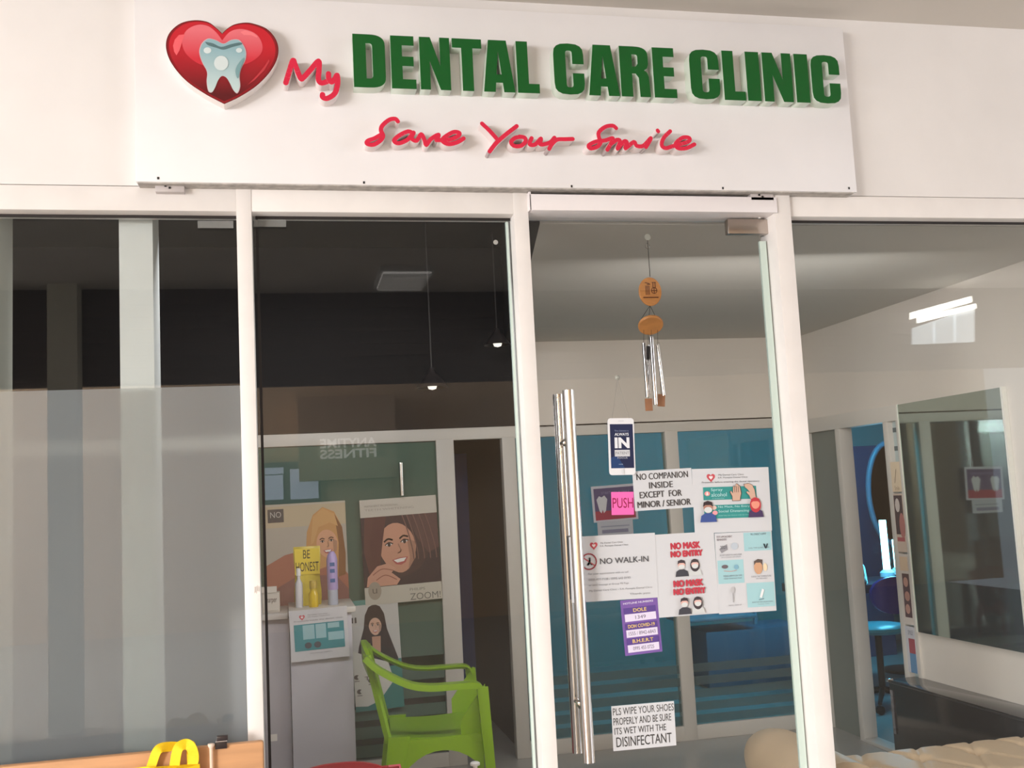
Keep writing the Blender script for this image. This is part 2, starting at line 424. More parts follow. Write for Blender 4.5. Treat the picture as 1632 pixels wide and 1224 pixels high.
GL = {
 'D': [[(0, 0), (0, 1)]+sup(.45, .78, .55, .22, 90, 0)+sup(.45, .22, .55, .22, 0, -90),
       [(.40, .17), (.40, .83)]+sup(.50, .76, .10, .07, 90, 0)+sup(.50, .24, .10, .07, 0, -90)],
 'E': [[(0, 0), (0, 1), (.95, 1), (.95, .82), (.46, .82), (.46, .61), (.92, .61), (.92, .43), (.46, .43), (.46, .18), (1, .18), (1, 0)]],
 'N': [[(0, 0), (0, 1), (.36, 1), (.67, .46), (.67, 1), (1, 1), (1, 0), (.66, 0), (.33, .54), (.33, 0)]],
 'T': [[(.31, 0), (.31, .82), (0, .82), (0, 1), (1, 1), (1, .82), (.69, .82), (.69, 0)]],
 'A': [[(0, 0), (.20, 1), (.77, 1), (1, 0), (.64, 0), (.61, .18), (.40, .18), (.37, 0)], [(.42, .34), (.5, .78), (.58, .34)]],
 'L': [[(0, 0), (0, 1), (.52, 1), (.52, .18), (1, .18), (1, 0)]],
 'C': [sup(.5, .78, .5, .22, 0, 180)+sup(.5, .22, .5, .22, 180, 360)+[(1, .42), (.62, .42)]+sup(.51, .20, .11, .06, 0, -180)+sup(.51, .80, .11, .06, 180, 0)+[(.62, .60), (1, .60)]],
 'R': [[(0, 0), (0, 1)]+sup(.45, .80, .52, .20, 90, 0)+[(.97, .66), (.92, .57), (.82, .53), (.92, .49), (.97, .40), (1, 0), (.64, 0), (.62, .38), (.52, .46), (.40, .46), (.40, 0)],
       [(.40, .60), (.40, .84)]+sup(.50, .78, .11, .06, 90, 0)+[(.61, .66), (.54, .60)]],
 'I': [[(0, 0), (0, 1), (1, 1), (1, 0)]],
}
# the hole of R must not touch its stem
GL['R'][1] = [(.42, .60), (.42, .84)]+sup(.51, .78, .10, .06, 90, 0)+[(.61, .66), (.54, .60)]
LZ0, LZ1 = 2.783, 2.956
word = [('D', 562.5, 615.8), ('E', 622.8, 664), ('N', 668.8, 719), ('T', 721, 770), ('A', 769, 821), ('L', 823, 860),
        ('C', 882, 932), ('A', 936, 987), ('R', 987.5, 1036), ('E', 1040, 1078), ('C', 1098.5, 1147), ('L', 1151, 1187),
        ('I', 1188, 1211.5), ('N', 1214.7, 1262.5), ('I', 1265.5, 1289), ('C', 1291.5, 1338.6)]
for ch, a, b in word:
    xa, xb = at(a+1, 115, LY).x, at(b-1, 115, LY).x
    extrude('letter', [[(xa+p[0]*(xb-xa), LZ0+p[1]*(LZ1-LZ0)) for p in lp] for lp in GL[ch]], .046, (M_green, M_gside), sign, (0, LY, 0))
def crop(pts, ox, oy, s): return [(lambda v: (v.x, v.z))(at(ox+p[0]/s, oy+p[1]/s, LY)) for p in pts]
My = [[(1082, 590), (1112, 490), (1142, 402), (1160, 440), (1205, 550), (1230, 545), (1290, 480), (1356, 408), (1360, 480), (1355, 560), (1382, 592), (1440, 575)],
      [(1440, 515), (1442, 555), (1465, 585), (1495, 555), (1512, 528), (1516, 600), (1492, 680), (1430, 722), (1392, 712), (1390, 690)]]
for st, nm in ((My, 'red_script'),):
    script(nm, [crop(s_, 250, 20, 5.264) for s_ in st], .0165, .046, (M_red, M_rside), sign, LY)
S1 = [[(190, 70), (178, 58), (150, 62), (118, 88), (110, 112), (120, 138), (108, 160), (75, 180), (45, 176), (48, 162), (80, 150), (112, 132)],
      [(262, 128), (238, 118), (195, 138), (172, 162), (195, 174), (238, 155), (264, 124), (254, 150), (278, 162), (300, 132), (316, 160), (324, 182), (345, 155), (382, 134), (372, 160)],
      [(378, 160), (430, 158), (472, 142), (480, 126), (452, 122), (408, 148), (402, 166), (430, 179), (470, 170), (500, 152)]]
S2 = [[(588, 80), (622, 112), (656, 150)], [(752, 92), (700, 132), (655, 172), (624, 212)],
      [(775, 143), (745, 148), (725, 168), (740, 186), (770, 186), (792, 168), (790, 148), (765, 142)],
      [(822, 150), (812, 178), (838, 180), (866, 152), (862, 178), (885, 178), (912, 168), (930, 148), (918, 175), (905, 200)], [(912, 185), (940, 158), (980, 155), (1016, 154)]]
S3 = [[(1222, 102), (1205, 90), (1170, 96), (1140, 122), (1142, 150), (1150, 165), (1135, 188), (1102, 198), (1092, 184), (1125, 166), (1170, 160), (1206, 150), (1195, 178), (1180, 204)],
      [(1196, 178), (1225, 158), (1240, 165), (1228, 200), (1258, 166), (1272, 170), (1265, 198), (1305, 168), (1318, 186), (1350, 186), (1385, 150), (1372, 176), (1362, 192)],
      [(1417, 114), (1418, 116), (1420, 118)], [(1476, 118), (1445, 150), (1436, 184), (1455, 198), (1490, 188), (1560, 168), (1566, 150), (1536, 148), (1502, 176), (1512, 198), (1552, 198), (1590, 180)]]
for st in (S1, S2, S3):
    script('red_script', [crop(s_, 570, 170, 2.967) for s_ in st], .0135, .046, (M_red, M_rside), sign, LY)
# heart with tooth picture
def hpt(L, y=LY): return [(lambda v: (v.x, v.z))(at(250+p[0]/5.264, 20+p[1]/5.264, y)) for p in L]
heart_px = spline([Vector(p) for p in [(548, 175), (500, 130), (430, 80), (320, 64), (200, 90), (110, 165), (76, 260), (95, 370), (160, 480), (260, 585), (400, 680), (500, 735), (566, 768)]], 5)
heart_px += spline([Vector(p) for p in [(566, 768), (690, 710), (830, 620), (940, 510), (1005, 400), (1020, 300), (990, 210), (920, 135), (820, 95), (740, 84), (650, 100), (590, 135), (548, 175)]], 5)[1:-1]
heart = extrude('heart_emblem', [hpt(heart_px)], .046, (mat((112, 16, 24), .25, coat=.3), mat((240, 232, 228), .5)), sign, (0, LY, 0))
hc = Vector((548, 400))
def shr(L, k, dx=0, dy=0): return [(hc.x+(p[0]-hc.x)*k+dx, hc.y+(p[1]-hc.y)*k+dy) for p in L]
hk = [0]
def hprint(name, pts, m, parent=None):
    hk[0] += 1; y = -.0004*hk[0]; P = hpt(pts)
    bm = bmesh.new(); vs = [bm.verts.new((p[0], y, p[1])) for p in P]; f = bm.faces.new(vs); f.normal_update()
    if f.normal.y > 0: f.normal_flip()
    bmesh.ops.triangulate(bm, faces=bm.faces)
    return link(name, bm_mesh(bm, name), m, parent or heart)
def grad(c0, c1, z0, z1, rough=.25):
    m = bpy.data.materials.new('print_gradient'); m.use_nodes = True; n = m.node_tree.nodes; L = m.node_tree.links
    g = n.new('ShaderNodeNewGeometry'); sp = n.new('ShaderNodeSeparateXYZ'); L.new(g.outputs['Position'], sp.inputs[0])
    mr = n.new('ShaderNodeMapRange'); mr.inputs[1].default_value = z0; mr.inputs[2].default_value = z1; L.new(sp.outputs[2], mr.inputs[0])
    mx = n.new('ShaderNodeMix'); mx.data_type = 'RGBA'; mx.inputs[6].default_value = lin(c0)+(1,); mx.inputs[7].default_value = lin(c1)+(1,)
    L.new(mr.outputs[0], mx.inputs[0]); b = n['Principled BSDF']; L.new(mx.outputs[2], b.inputs['Base Color']); b.inputs['Roughness'].default_value = rough
    return m
hz = lambda y: at(350, y, LY).z
hprint('heart_print', shr(heart_px, .978), mat((146, 22, 32), .25))
hprint('heart_print', shr(heart_px, .945, 0, -3), grad((96, 20, 26), (206, 34, 48), hz(150), hz(70)))
pink = spline([Vector(p) for p in [(548, 235), (500, 170), (430, 115), (340, 105), (250, 150), (212, 240), (240, 340), (330, 420), (430, 450), (560, 455), (700, 445), (800, 410), (870, 350), (886, 280), (850, 200), (780, 155), (690, 140), (610, 165), (548, 235)]], 4)[:-1]
hprint('heart_print', pink, grad((216, 52, 66), (236, 118, 128), hz(95), hz(50)))
hprint('highlight', [(150, 230), (185, 190), (235, 185), (215, 240), (190, 320), (165, 362), (145, 330), (136, 280)], mat((244, 104, 112), .25))
hprint('highlight', [(700, 165), (740, 152), (800, 170), (845, 200), (840, 212), (790, 192), (730, 190)], mat((246, 132, 138), .25))
hprint('highlight', [(940, 395), (946, 412), (900, 490), (820, 570), (760, 610), (840, 530), (905, 450)], mat((200, 62, 70), .25))
tooth = spline([Vector(p) for p in [(400, 245), (440, 225), (500, 240), (560, 268), (620, 238), (680, 235), (715, 270), (742, 330), (738, 400), (705, 470), (690, 540), (695, 620), (672, 675), (640, 650), (610, 590), (580, 545), (545, 535), (515, 570), (490, 630), (465, 668), (435, 655), (422, 580), (425, 500), (385, 420), (362, 340), (375, 280), (400, 245)]], 4)[:-1]
hprint('tooth_outline', [(550+(p.x-550)*1.035, 440+(p.y-440)*1.025) for p in tooth], mat((214, 190, 196), .25))
hprint('tooth', tooth, grad((206, 224, 222), (150, 186, 194), hz(150), hz(80)))
hprint('tooth_shade', spline([Vector(p) for p in [(405, 250), (470, 262), (540, 292), (620, 270), (700, 255), (712, 272), (640, 292), (560, 316), (500, 300), (430, 278), (405, 250)]], 4)[:-1], mat((92, 122, 126), .25))
for c, rx, ry in (((425, 322), 32, 26), ((690, 322), 26, 20), ((540, 430), 60, 62)):
    hprint('tooth_shine', [(c[0]+rx*cos(t*pi/9), c[1]+ry*sin(t*pi/9)) for t in range(18)], mat((218, 230, 230), .2))
hprint('tooth_shade', spline([Vector(p) for p in [(730, 380), (680, 440), (660, 500), (680, 560), (700, 480), (732, 400)]], 4), mat((126, 164, 168), .25))

# ------------------------------------------------------------ corridor outside (ceiling seen top right, rest mirrored in the panes)
M_ceil = mat((220, 213, 204), .85, noise_amt=.04, nscale=2)
struct('ceiling', (-7, -4.75, 3.14), (9.0, .0, 3.2), M_ceil)
struct('ceiling', (-7, -10, 4.2), (9.9, -4.75, 4.3), M_ceil)
struct('wall_opposite', (-7, -9.9, 0), (9.9, -9.8, 4.2), mat((206, 180, 152), .8))
M_band = mat((104, 96, 96), .7)
bd = struct('trim_20', (-7, -4.75, 2.42), (6.6, -4.68, 3.14), M_band)
for i in range(7):
    z = 2.45+i*.095
    box('slat', (-7, -4.68, z), (6.6, -4.655, z+.03), mat((104, 94, 94), .6), bd)
for i, (x, w) in enumerate(((-2.2, .28), (-1.55, .2))):
    p = box('pillar', (x-w/2, -4.63, 0), (x+w/2, -4.45, 3.139), mat((232, 228, 210), .7), None)
    tag(p, 'pale square corridor pillar facing the shop, ' + ('wider one' if i == 0 else 'narrower one'), 'pillar')
# bright window high on the opposite side: its reflection shows in the right pane
a, b = at(1455, 493, 4.6), at(1553, 474, 4.6); c = at(1556, 545, 4.6)
ow = bpy.data.objects.new('window_4', None); COL.objects.link(ow); ow['kind'] = 'structure'
def oq(name, px, m, off=0):
    P = [at(p[0], p[1], 4.6) for p in px]
    bm = bmesh.new(); f1 = [bm.verts.new((p.x, -4.49+off, p.z)) for p in P]; f2 = [bm.verts.new((p.x, -4.53, p.z)) for p in P]
    bm.faces.new(f1); bm.faces.new(f2[::-1])
    for i in range(4): bm.faces.new((f1[i], f2[i], f2[(i+1) % 4], f1[(i+1) % 4]))
    bmesh.ops.recalc_face_normals(bm, faces=bm.faces); return link(name, bm_mesh(bm), m, ow)
M_tubeglow = mat((255, 253, 246), .5, emit=16); M_paneglow = mat((214, 222, 226), .5, emit=6.0)
oq('light_tube', [(1455, 508), (1548, 482), (1547, 472), (1455, 497)], M_tubeglow, .02)
oq('light_tube', [(1466, 514), (1555, 492), (1554, 484), (1466, 504)], M_tubeglow, .02)
for i in range(3):
    xa, xb = 1458+i*33, 1458+i*33+30
    za, zb = 522-i*11, 522-(i+1)*11+1
    oq('pane', [(xa, 548-i*1.5), (xb, 547-i*1.5), (xb, zb), (xa, za)], M_paneglow)
# storefront sign across the corridor, mirrored in the middle pane
sg = empty('storefront_sign', (0, 0, 0), 'lit gym storefront lettering across the corridor, mirrored faintly in the middle pane', 'sign')
for t, z0, z1, yy in (('ANYTIME', 0, 0, 0), ('FITNESS', 0, 0, 1)):
    YM = 9.4
    p0 = at(510, 700+yy*17, YM); p1 = at(600, 711+yy*17, YM)
    cu_ = bpy.data.curves.new('t', 'FONT'); cu_.body = t; cu_.extrude = .02; cu_.offset = .02
    o = bpy.data.objects.new('t', cu_); me = bpy.data.meshes.new_from_object(o); bpy.data.objects.remove(o)
    xs = [v.co.x for v in me.vertices]; ys = [v.co.y for v in me.vertices]
    for v in me.vertices:
        fx = (v.co.x-min(xs))/(max(xs)-min(xs)); fz_ = (v.co.y-min(ys))/(max(ys)-min(ys))
        v.co = (p1.x+(p0.x-p1.x)*fx, -9.3+v.co.z, p1.z+(p0.z-p1.z)*fz_)
    me.flip_normals(); link('lettering', me, mat((240, 235, 230), .5, emit=1.6), sg)
box('sign_panel', (p0.x-.25, -9.79, p1.z-.25), (p1.x+.25, -9.33, p0.z+.65), mat((184, 160, 136), .6), sg)
ow2 = bpy.data.objects.new('window_20', None); COL.objects.link(ow2); ow2['kind'] = 'structure'
YM = 9.78
def mq(name, x0, y0, x1, y1, m, off):
    a, b = at(x0, y0, YM+.1), at(x1, y1, YM+.1)
    box(name, (a.x, -YM-off-.01, b.z), (b.x, -YM+off, a.z), m, ow2)
mq('window_frame', 416, 738, 512, 800, mat((120, 116, 120), .6), .02)
for x0, y0, x1, y1 in ((422, 758, 452, 796), (462, 748, 508, 794), (422, 746, 452, 755)):
    mq('pane', x0, y0, x1, y1, mat((196, 204, 232), .5, emit=1.9), .03)
# recessed louvre light in the corridor ceiling
cl = empty('ceiling_light', (0, 0, 0), 'recessed louvred ceiling light of the corridor, mirrored high in the middle pane', 'lamp')
ym = 4.0
lp = [at(p[0], p[1], ym) for p in ((655, 450), (720, 452), (732, 430), (690, 428))]
cxm = .80
box('housing', (cxm-.14, -4.35, 3.10), (cxm+.24, -3.75, 3.139), M_white, cl)
box('diffuser', (cxm-.12, -4.33, 3.095), (cxm+.22, -3.77, 3.10), mat((235, 230, 225), .5, emit=2.2), cl)
for i in range(6): box('louvre', (cxm-.12, -4.32+i*.1, 3.075), (cxm+.22, -4.31+i*.1, 3.0949), M_white, cl)

# ------------------------------------------------------------ interior shell
YB, XR, ZC = 2.8, 3.2, 2.42
M_in = mat((216, 208, 198), .8, noise_amt=.04, nscale=2)
M_unlit = mat((34, 32, 32), .9)  # near-black colour stands in for the unlit upper left of the interior
def slab(name, pts, z0, z1, m):
    bm = bmesh.new(); lo = [bm.verts.new((p[0], p[1], z0)) for p in pts]; up = [bm.verts.new((p[0], p[1], z1)) for p in pts]
    bm.faces.new(lo); bm.faces.new(up[::-1]); k = len(pts)
    for i in range(k): bm.faces.new((lo[i], up[i], up[(i+1) % k], lo[(i+1) % k]))
    bmesh.ops.recalc_face_normals(bm, faces=bm.faces)
    o = link(name, bm_mesh(bm, name), m); o['kind'] = 'structure'; return o
slab('ceiling', [(.86, .14), (3.34, .14), (3.34, YB), (1.33, YB)], ZC, ZC+.06, mat((206, 202, 194), .85))
struct('ceiling', (-2.3, .14, 3.0), (1.4, 7, 3.06), M_unlit)
struct('wall_left', (-2.4, .14, 0), (-2.3, 7, 3.0), M_unlit)
slab('trim_21', [(.82, .14), (.86, .14), (1.33, YB), (1.29, YB)], ZC, 3.0, M_unlit)
struct('wall_back', (-2.3, YB, 1.916), (1.33, YB+.08, 3.0), M_unlit)  # dark wall added to shut off the blue light behind
struct('wall_back', (1.33, YB, 1.905), (XR, YB+.08, ZC+.06), M_in)
# right wall with a doorway
dy0, dy1, dzt = 1.90, 2.36, 1.80
struct('wall_right', (XR, .14, 0), (XR+.08, 1.745, ZC+.06), M_in)
box('wall_right', (XR, 1.745, 1.885), (XR+.08, YB+.08, ZC+.06), M_in, kind='structure')
M_alu = mat((205, 200, 192), .45); M_frost = film_mat('grey_film', (150, 156, 150), .8, .3, .25)
n_ = [22]
def trm(a, b, m=M_alu, bev=.002):
    o = box('trim_%d' % n_[0], a, b, m, None, bev, 'structure'); n_[0] += 1; return o
trm((XR-.012, 1.745, dzt), (XR+.07, YB, 1.885))
trm((XR-.012, 1.745, 0), (XR+.07, 1.775, dzt)); trm((XR-.012, dy0-.045, 0), (XR+.07, dy0, dzt)); trm((XR-.014, dy1, 0), (XR+.07, dy1+.05, dzt))
trm((XR-.012, YB-.05, 0), (XR+.07, YB, dzt))
pn = box('window_5', (XR+.02, dy1+.05, 0), (XR+.03, YB-.05, dzt), film_mat('grey_film_b', (146, 150, 142), .9, .3, .3), kind='structure')
pn = box('window_6', (XR+.02, 1.775, 0), (XR+.03, dy0-.045, dzt), mat((176, 190, 190), .3), kind='structure')
for i in range(9):
    box('dark_stripe', (XR+.018, 1.776, 1.74-i*.1), (XR+.0199, dy0-.046, 1.765-i*.1), mat((70, 90, 96), .4), pn)
trm((XR-.02, dy0, 0), (XR+.07, dy1, .02))

# back partition: white aluminium frame with film-banded glass
PX = [(-2.3, -2.25), (-.24, -.18), (.845, .95), (1.24, 1.32), (2.263, 2.345), (3.10, XR-.012)]
trm((-2.3, YB, 1.845), (XR, YB+.06, 1.915))
trm((-2.3, YB, 0), (.88, YB+.06, .075)); trm((1.32, YB, 0), (XR, YB+.06, .085))
for a, b in PX[:]: trm((a, YB-.004, 0), (b, YB+.064, 1.85))
G_back = glass_mat('partition_glass', (.80, .88, .86))
F_band = film_mat('band_film', (120, 140, 140), .45, .25, .5)
F_green = film_mat('green_film', (118, 146, 132), .8, .25, .4)
def banded(name, x0, x1, z0, z1, film, blist):
    o = box(name, (x0, YB+.02, z0), (x1, YB+.03, z1), G_back, kind='structure')
    for a, b in blist: box('film_band', (x0, YB+.018, a), (x1, YB+.0199, b), film, o)
    return o
bl = [(.09, .115), (.14, .19), (.215, .265), (.29, .34), (.365, .415)]
banded('window_7', 1.32, 2.263, .085, 1.845, F_band, [(.09+.075*i, .14+.075*i) for i in range(5)])
banded('window_8', 2.345, 3.10, .085, 1.845, F_band, [(.09+.075*i, .14+.075*i) for i in range(5)])
banded('window_9', -2.25, -.24, .075, 1.845, film_mat('unlit_film', (48, 54, 52), .85, .25, .4), [(.08, 1.84)])  # darkened copy of the partition film: unlit left side put into the colour
d2 = banded('door_2', -.18, .845, .075, 1.845, F_green, [(.62, 1.84)]+[(.09+.1*i, .155+.1*i) for i in range(5)])
hp = at(640, 770, YB-.05)
tube('door_handle', [(hp.x, YB-.05, at(641, 790, YB).z), (hp.x, YB-.05, at(638, 738, YB).z)], .013, M_chrome, d2, 14)
for z in (at(641, 780, YB).z, at(641, 748, YB).z): tube('handle_post', [(hp.x, YB-.05, z), (hp.x, YB+.018, z)], .007, M_chrome, d2)
# rooms behind
struct('wall_back', (-2.3, 5.6, 0), (6.2, 5.7, 3.0), mat((104, 150, 150), .8))
struct('wall_right', (6.1, .5, 0), (6.2, 5.6, 3.0), mat((110, 130, 150), .8))
struct('wall_right', (1.30, YB+.08, 0), (1.34, 5.6, 2.6), mat((52, 56, 60), .8))
struct('ceiling', (1.34, YB+.08, 2.5), (6.1, 5.6, 2.56), mat((140, 150, 160), .8))
struct('ceiling', (XR+.08, .5, 2.5), (6.1, YB+.08, 2.56), mat((140, 150, 160), .8))
struct('wall_front', (XR+.08, .5, 0), (6.1, .56, 2.5), mat((110, 130, 150), .8))
cb = box('curtain', (1.05, 3.6, .0), (1.16, 3.66, 1.8), mat((40, 70, 130), .8)); tag(cb, 'narrow dark blue hanging curtain beyond the open sliding doorway', 'curtain')
# post right behind the leftmost pane
a, b = at(193, 400, .16).x, at(246, 400, .16).x
pp = box('post', (a, .12, 0), (b, .28, 3.0), mat((220, 223, 219), .75, noise_amt=.05)); tag(pp, 'broad cream painted post standing close behind the leftmost pane', 'post')
pp = box('post', (-1.25, .12, 0), (at(4, 400, .16).x, .28, 3.0), mat((200, 200, 188), .75)); tag(pp, 'grey painted post at the far left edge behind the leftmost pane', 'post')

# ------------------------------------------------------------ papers on the door glass
DY = .0445
HW = (70, 66, 66)
s = sheet_px('notice', (1007, 751), (1103, 746), (1105, 808), (1013, 815), DY, M_paper, 'white handwritten paper reading NO COMPANION INSIDE EXCEPT FOR MINOR/SENIOR', 'notice')
for t, x0, x1, z in (('NO COMPANION', .06, .93, .77), ('INSIDE', .26, .66, .54), ('EXCEPT  FOR', .09, .80, .31), ('MINOR / SENIOR', .04, .94, .07)):
    s.text(t, x0, z, x1, z+.16, HW); s.text(t, x0+.006, z, x1+.006, z+.16, HW)
s.done()
s = sheet_px('notice', (974, 1126), (1073, 1117), (1079, 1188), (978, 1197), DY, M_paper, 'white handwritten paper low on the door reading PLS WIPE YOUR SHOES', 'notice')
for t, x0, x1, z, h in (('PLS WIPE YOUR SHOES', .02, .99, .79, .16), ('PROPERLY AND BE SURE', .02, .94, .57, .16), ("ITS WET WITH THE", .03, .85, .36, .15), ('DISINFECTANT', .05, .93, .08, .22)):
    s.text(t, x0, z, x1, z+h, (58, 56, 54))
s.done()
s = sheet_px('sticky_note', (973, 784), (1009, 784), (1011, 820), (976, 821), DY, mat((245, 110, 185), .8), 'bright pink square sticky note reading PUSH on the glass door', 'note')
s.text('PUSH', .05, .3, .97, .74, (150, 20, 70)); s.done()
def mini_heart(s, cx, cz, r, c=(196, 80, 90), inner=(236, 226, 226)):
    ar = s.w/s.h
    def H(k): return [(cx+k*r*(16*sin(t)**3)/16, cz+k*r*ar*(13*cos(t)-5*cos(2*t)-2*cos(3*t)-cos(4*t))/15) for t in [2*pi*i/24 for i in range(24)]]
    s.poly(H(1), c, 'logo'); s.poly(H(.45), inner, 'logo')
def person(s, cx, z0, h, hair, skin, shirt, mask=(214, 218, 218), long_hair=False):
    """bust: shirt, head, hair, mask - printed"""
    ar = s.w/s.h; w = h/ar*.42
    s.poly([(cx-w, z0), (cx+w, z0), (cx+w*.85, z0+h*.3), (cx+w*.35, z0+h*.42), (cx-w*.35, z0+h*.42), (cx-w*.85, z0+h*.3)], shirt, 'figure_print')
    if long_hair: s.ell(cx, z0+h*.62, w*.72, h*.38, hair, 'figure_print')
    s.ell(cx, z0+h*.68, w*.55, h*.26*1, skin, 'figure_print')
    s.poly([(cx-w*.6, z0+h*.72), (cx-w*.5, z0+h*.93), (cx, z0+h), (cx+w*.5, z0+h*.93), (cx+w*.6, z0+h*.72), (cx+w*.3, z0+h*.8), (cx-w*.3, z0+h*.8)], hair, 'figure_print')
    if mask: s.ell(cx, z0+h*.57, w*.48, h*.14, mask, 'figure_print')
# protocols sheet
s = sheet_px('protocol_sheet', (1102, 748), (1223, 744), (1232, 846), (1108, 850), DY+.0003, M_paper, 'square protocol poster with raised hands and teal panels, upper right on the glass door', 'poster')
mini_heart(s, .24, .86, .055); G1 = (96, 96, 100)
s.text('My Dental Care Clinic', .34, .875, .67, .91, G1); s.text('S.A. Panopio Dental Clinic', .33, .835, .72, .865, G1)
s.text('Protocols before entering the dental operatory', .12, .765, .87, .80, (80, 80, 90))
TE = (52, 146, 142)
s.rect(.13, .51, .82, .71, TE, 'panel_print'); s.rect(.13, .22, .82, .43, TE, 'panel_print')
s.ell(.18, .61, .036, .036, (228, 150, 150), 'icon'); s.poly([(.165, .585), (.195, .585), (.19, .62), (.18, .65), (.17, .62)], (246, 226, 224), 'icon')
s.text('Spray', .23, .635, .38, .69, (190, 232, 236)); s.text('alcohol', .23, .56, .43, .62, (190, 232, 236)); s.text('or handsanitizer', .24, .525, .40, .545, (150, 210, 210))
s.text('No Mask, No Entry', .31, .375, .72, .415, (190, 232, 236)); s.text('Social Distancing', .31, .30, .71, .35, (190, 232, 236)); s.text('please keep your distance inside the clinic', .31, .25, .70, .275, (150, 210, 210))
s.ell(.255, .39, .034, .034, (220, 190, 180), 'icon'); s.ell(.265, .31, .034, .034, (240, 160, 170), 'icon')
SK = (206, 170, 150); DK = (80, 60, 56)
palm = [(.50, .49), (.50, .56), (.475, .62), (.485, .645), (.51, .60), (.515, .70), (.53, .72), (.545, .70), (.55, .74), (.565, .75), (.58, .735), (.585, .72), (.60, .715), (.605, .68), (.615, .6), (.60, .54), (.595, .49)]
s.poly([((p[0]-.55)*1.12+.55, (p[1]-.61)*1.06+.61) for p in palm], DK, 'hand_print'); s.poly(palm, SK, 'hand_print')
for x in (.533, .556, .58): s.line([(x, .62), (x, .71)], .006, DK, 'hand_print')
fist = [(.735, .50), (.72, .56), (.685, .61), (.69, .63), (.73, .61), (.70, .66), (.665, .70), (.66, .74), (.72, .75), (.765, .72), (.79, .65), (.80, .55), (.81, .5)]
s.poly([((p[0]-.74)*1.1+.74, (p[1]-.62)*1.05+.62) for p in fist], DK, 'hand_print'); s.poly(fist, SK, 'hand_print')
person(s, .175, .17, .33, (58, 44, 48), (176, 128, 112), (62, 84, 150))
person(s, .79, .22, .31, (190, 56, 66), (232, 150, 128), (70, 52, 92), None, True)
s.done()
# no mask sheet (two prints)
s = sheet_px('no_mask_sheet', (1042, 852), (1139, 847), (1145, 977), (1050, 985), DY, M_paper, 'white sheet printed twice with red NO MASK NO ENTRY and two masked people', 'poster')
RD = (196, 62, 78)
for k in (0, .455):
    s.heavy('NO MASK', .27, .81-k, .75, .885-k, RD, .010); s.heavy('NO ENTRY', .26, .715-k, .78, .785-k, RD, .010)
    person(s, .42, .475-k, .205, (66, 56, 62), (222, 178, 168), (66, 66, 74)); person(s, .64, .475-k, .205, (66, 58, 62), (222, 184, 176), (206, 210, 210), long_hair=True)
s.done()
# safety sheet with six boxes
s = sheet_px('safety_sheet', (1140, 850), (1228, 846), (1239, 973), (1145, 979), DY, M_paper, 'sheet of six pale blue and white boxes with tooth-care pictures, right of NO MASK sheet', 'poster')
LB = (164, 206, 212)
s.rect(.50, .76, .985, .99, LB, 'panel_print'); s.rect(.02, .37, .47, .66, LB, 'panel_print'); s.rect(.50, .06, .985, .36, LB, 'panel_print')
s.text('POST-APPOINTMENT', .03, .94, .30, .965, (110, 90, 96)); s.text('REMINDERS', .03, .905, .20, .93, (110, 90, 96)); s.text('WILL CONDUCT A SURVEY', .62, .955, .90, .98, (96, 100, 110))
s.poly([(.06, .80), (.20, .86), (.21, .79), (.10, .75)], (150, 150, 156), 'icon'); s.text('2021', .08, .80, .19, .84, (60, 60, 70)); s.ell(.33, .83, .06, .045, (190, 200, 210), 'icon')
s.ell(.14, .58, .055, .024, (110, 100, 106), 'icon'); s.ell(.34, .57, .04, .03, (130, 176, 196), 'icon'); s.line([(.12, .53), (.24, .52), (.34, .53)], .008, (220, 150, 140), 'icon')
s.ell(.72, .55, .075, .085, (206, 160, 126), 'icon'); s.poly([(.65, .58), (.65, .63), (.72, .655), (.80, .645), (.79, .58), (.76, .61), (.68, .61)], (90, 76, 70), 'icon'); s.ell(.84, .55, .035, .05, (236, 214, 180), 'icon')
s.line([(.25, .14), (.25, .26)], .02, (170, 170, 172), 'icon'); s.ell(.25, .29, .035, .04, (190, 190, 192), 'icon')
s.poly([(.71, .18), (.75, .17), (.80, .27), (.76, .285)], (232, 236, 238), 'icon'); s.line([(.70, .15), (.78, .16)], .012, (110, 130, 140), 'icon')
s.line([(.84, .84), (.87, .79), (.9, .84)], .02, (80, 90, 100), 'icon')
for t, a in (('DO NOT COME IF YOU HAVE A FEVER', (.06, .715, .44, .735)), ('OR A COUGH OR COLDS', (.08, .69, .42, .705)), ('PLEASE ARRIVE ON TIME', (.10, .455, .42, .475)), ('WEAR YOUR FACE MASK', (.10, .425, .42, .44)), ('CHECK THE TEMPERATURE', (.58, .43, .93, .45)), ('AND WASH HANDS', (.66, .405, .86, .42)), ('DENTAL CHECK UP', (.16, .095, .38, .11)), ('BRUSH YOUR TEETH BEFORE COMING', (.57, .115, .93, .13)), ('THANK YOU', (.66, .09, .86, .10)), ('CALL THE CLINIC AFTER', (.56, .79, .93, .805))):
    s.text(t, *a, (120, 120, 130))
s.done()
# no walk-in sheet
s = sheet_px('no_walk_in_sheet', (906, 856), (1044, 849), (1049, 952), (912, 961), DY-.0012, M_paper, 'white landscape sheet with heart logo reading NO WALK-IN, partly behind the bar handle', 'notice')
mini_heart(s, .28, .85, .045); s.text('My Dental Care Clinic', .36, .865, .62, .895, G1); s.text('S.A. Panopio Dental Clinic', .35, .82, .68, .85, G1)
ring = [(.215+.085*cos(t), .61+.085*sin(t)*s.w/s.h) for t in [2*pi*i/24 for i in range(25)]]
s.line(ring, .014, (200, 90, 100), 'icon', False)
s.line([(.155, .67), (.275, .55)], .012, (200, 90, 100), 'icon', False); s.ell(.225, .66, .012, .012, (60, 60, 60), 'icon'); s.line([(.225, .64), (.22, .60), (.20, .56)], .018, (60, 60, 60), 'icon'); s.line([(.22, .60), (.245, .56)], .012, (60, 60, 60), 'icon')
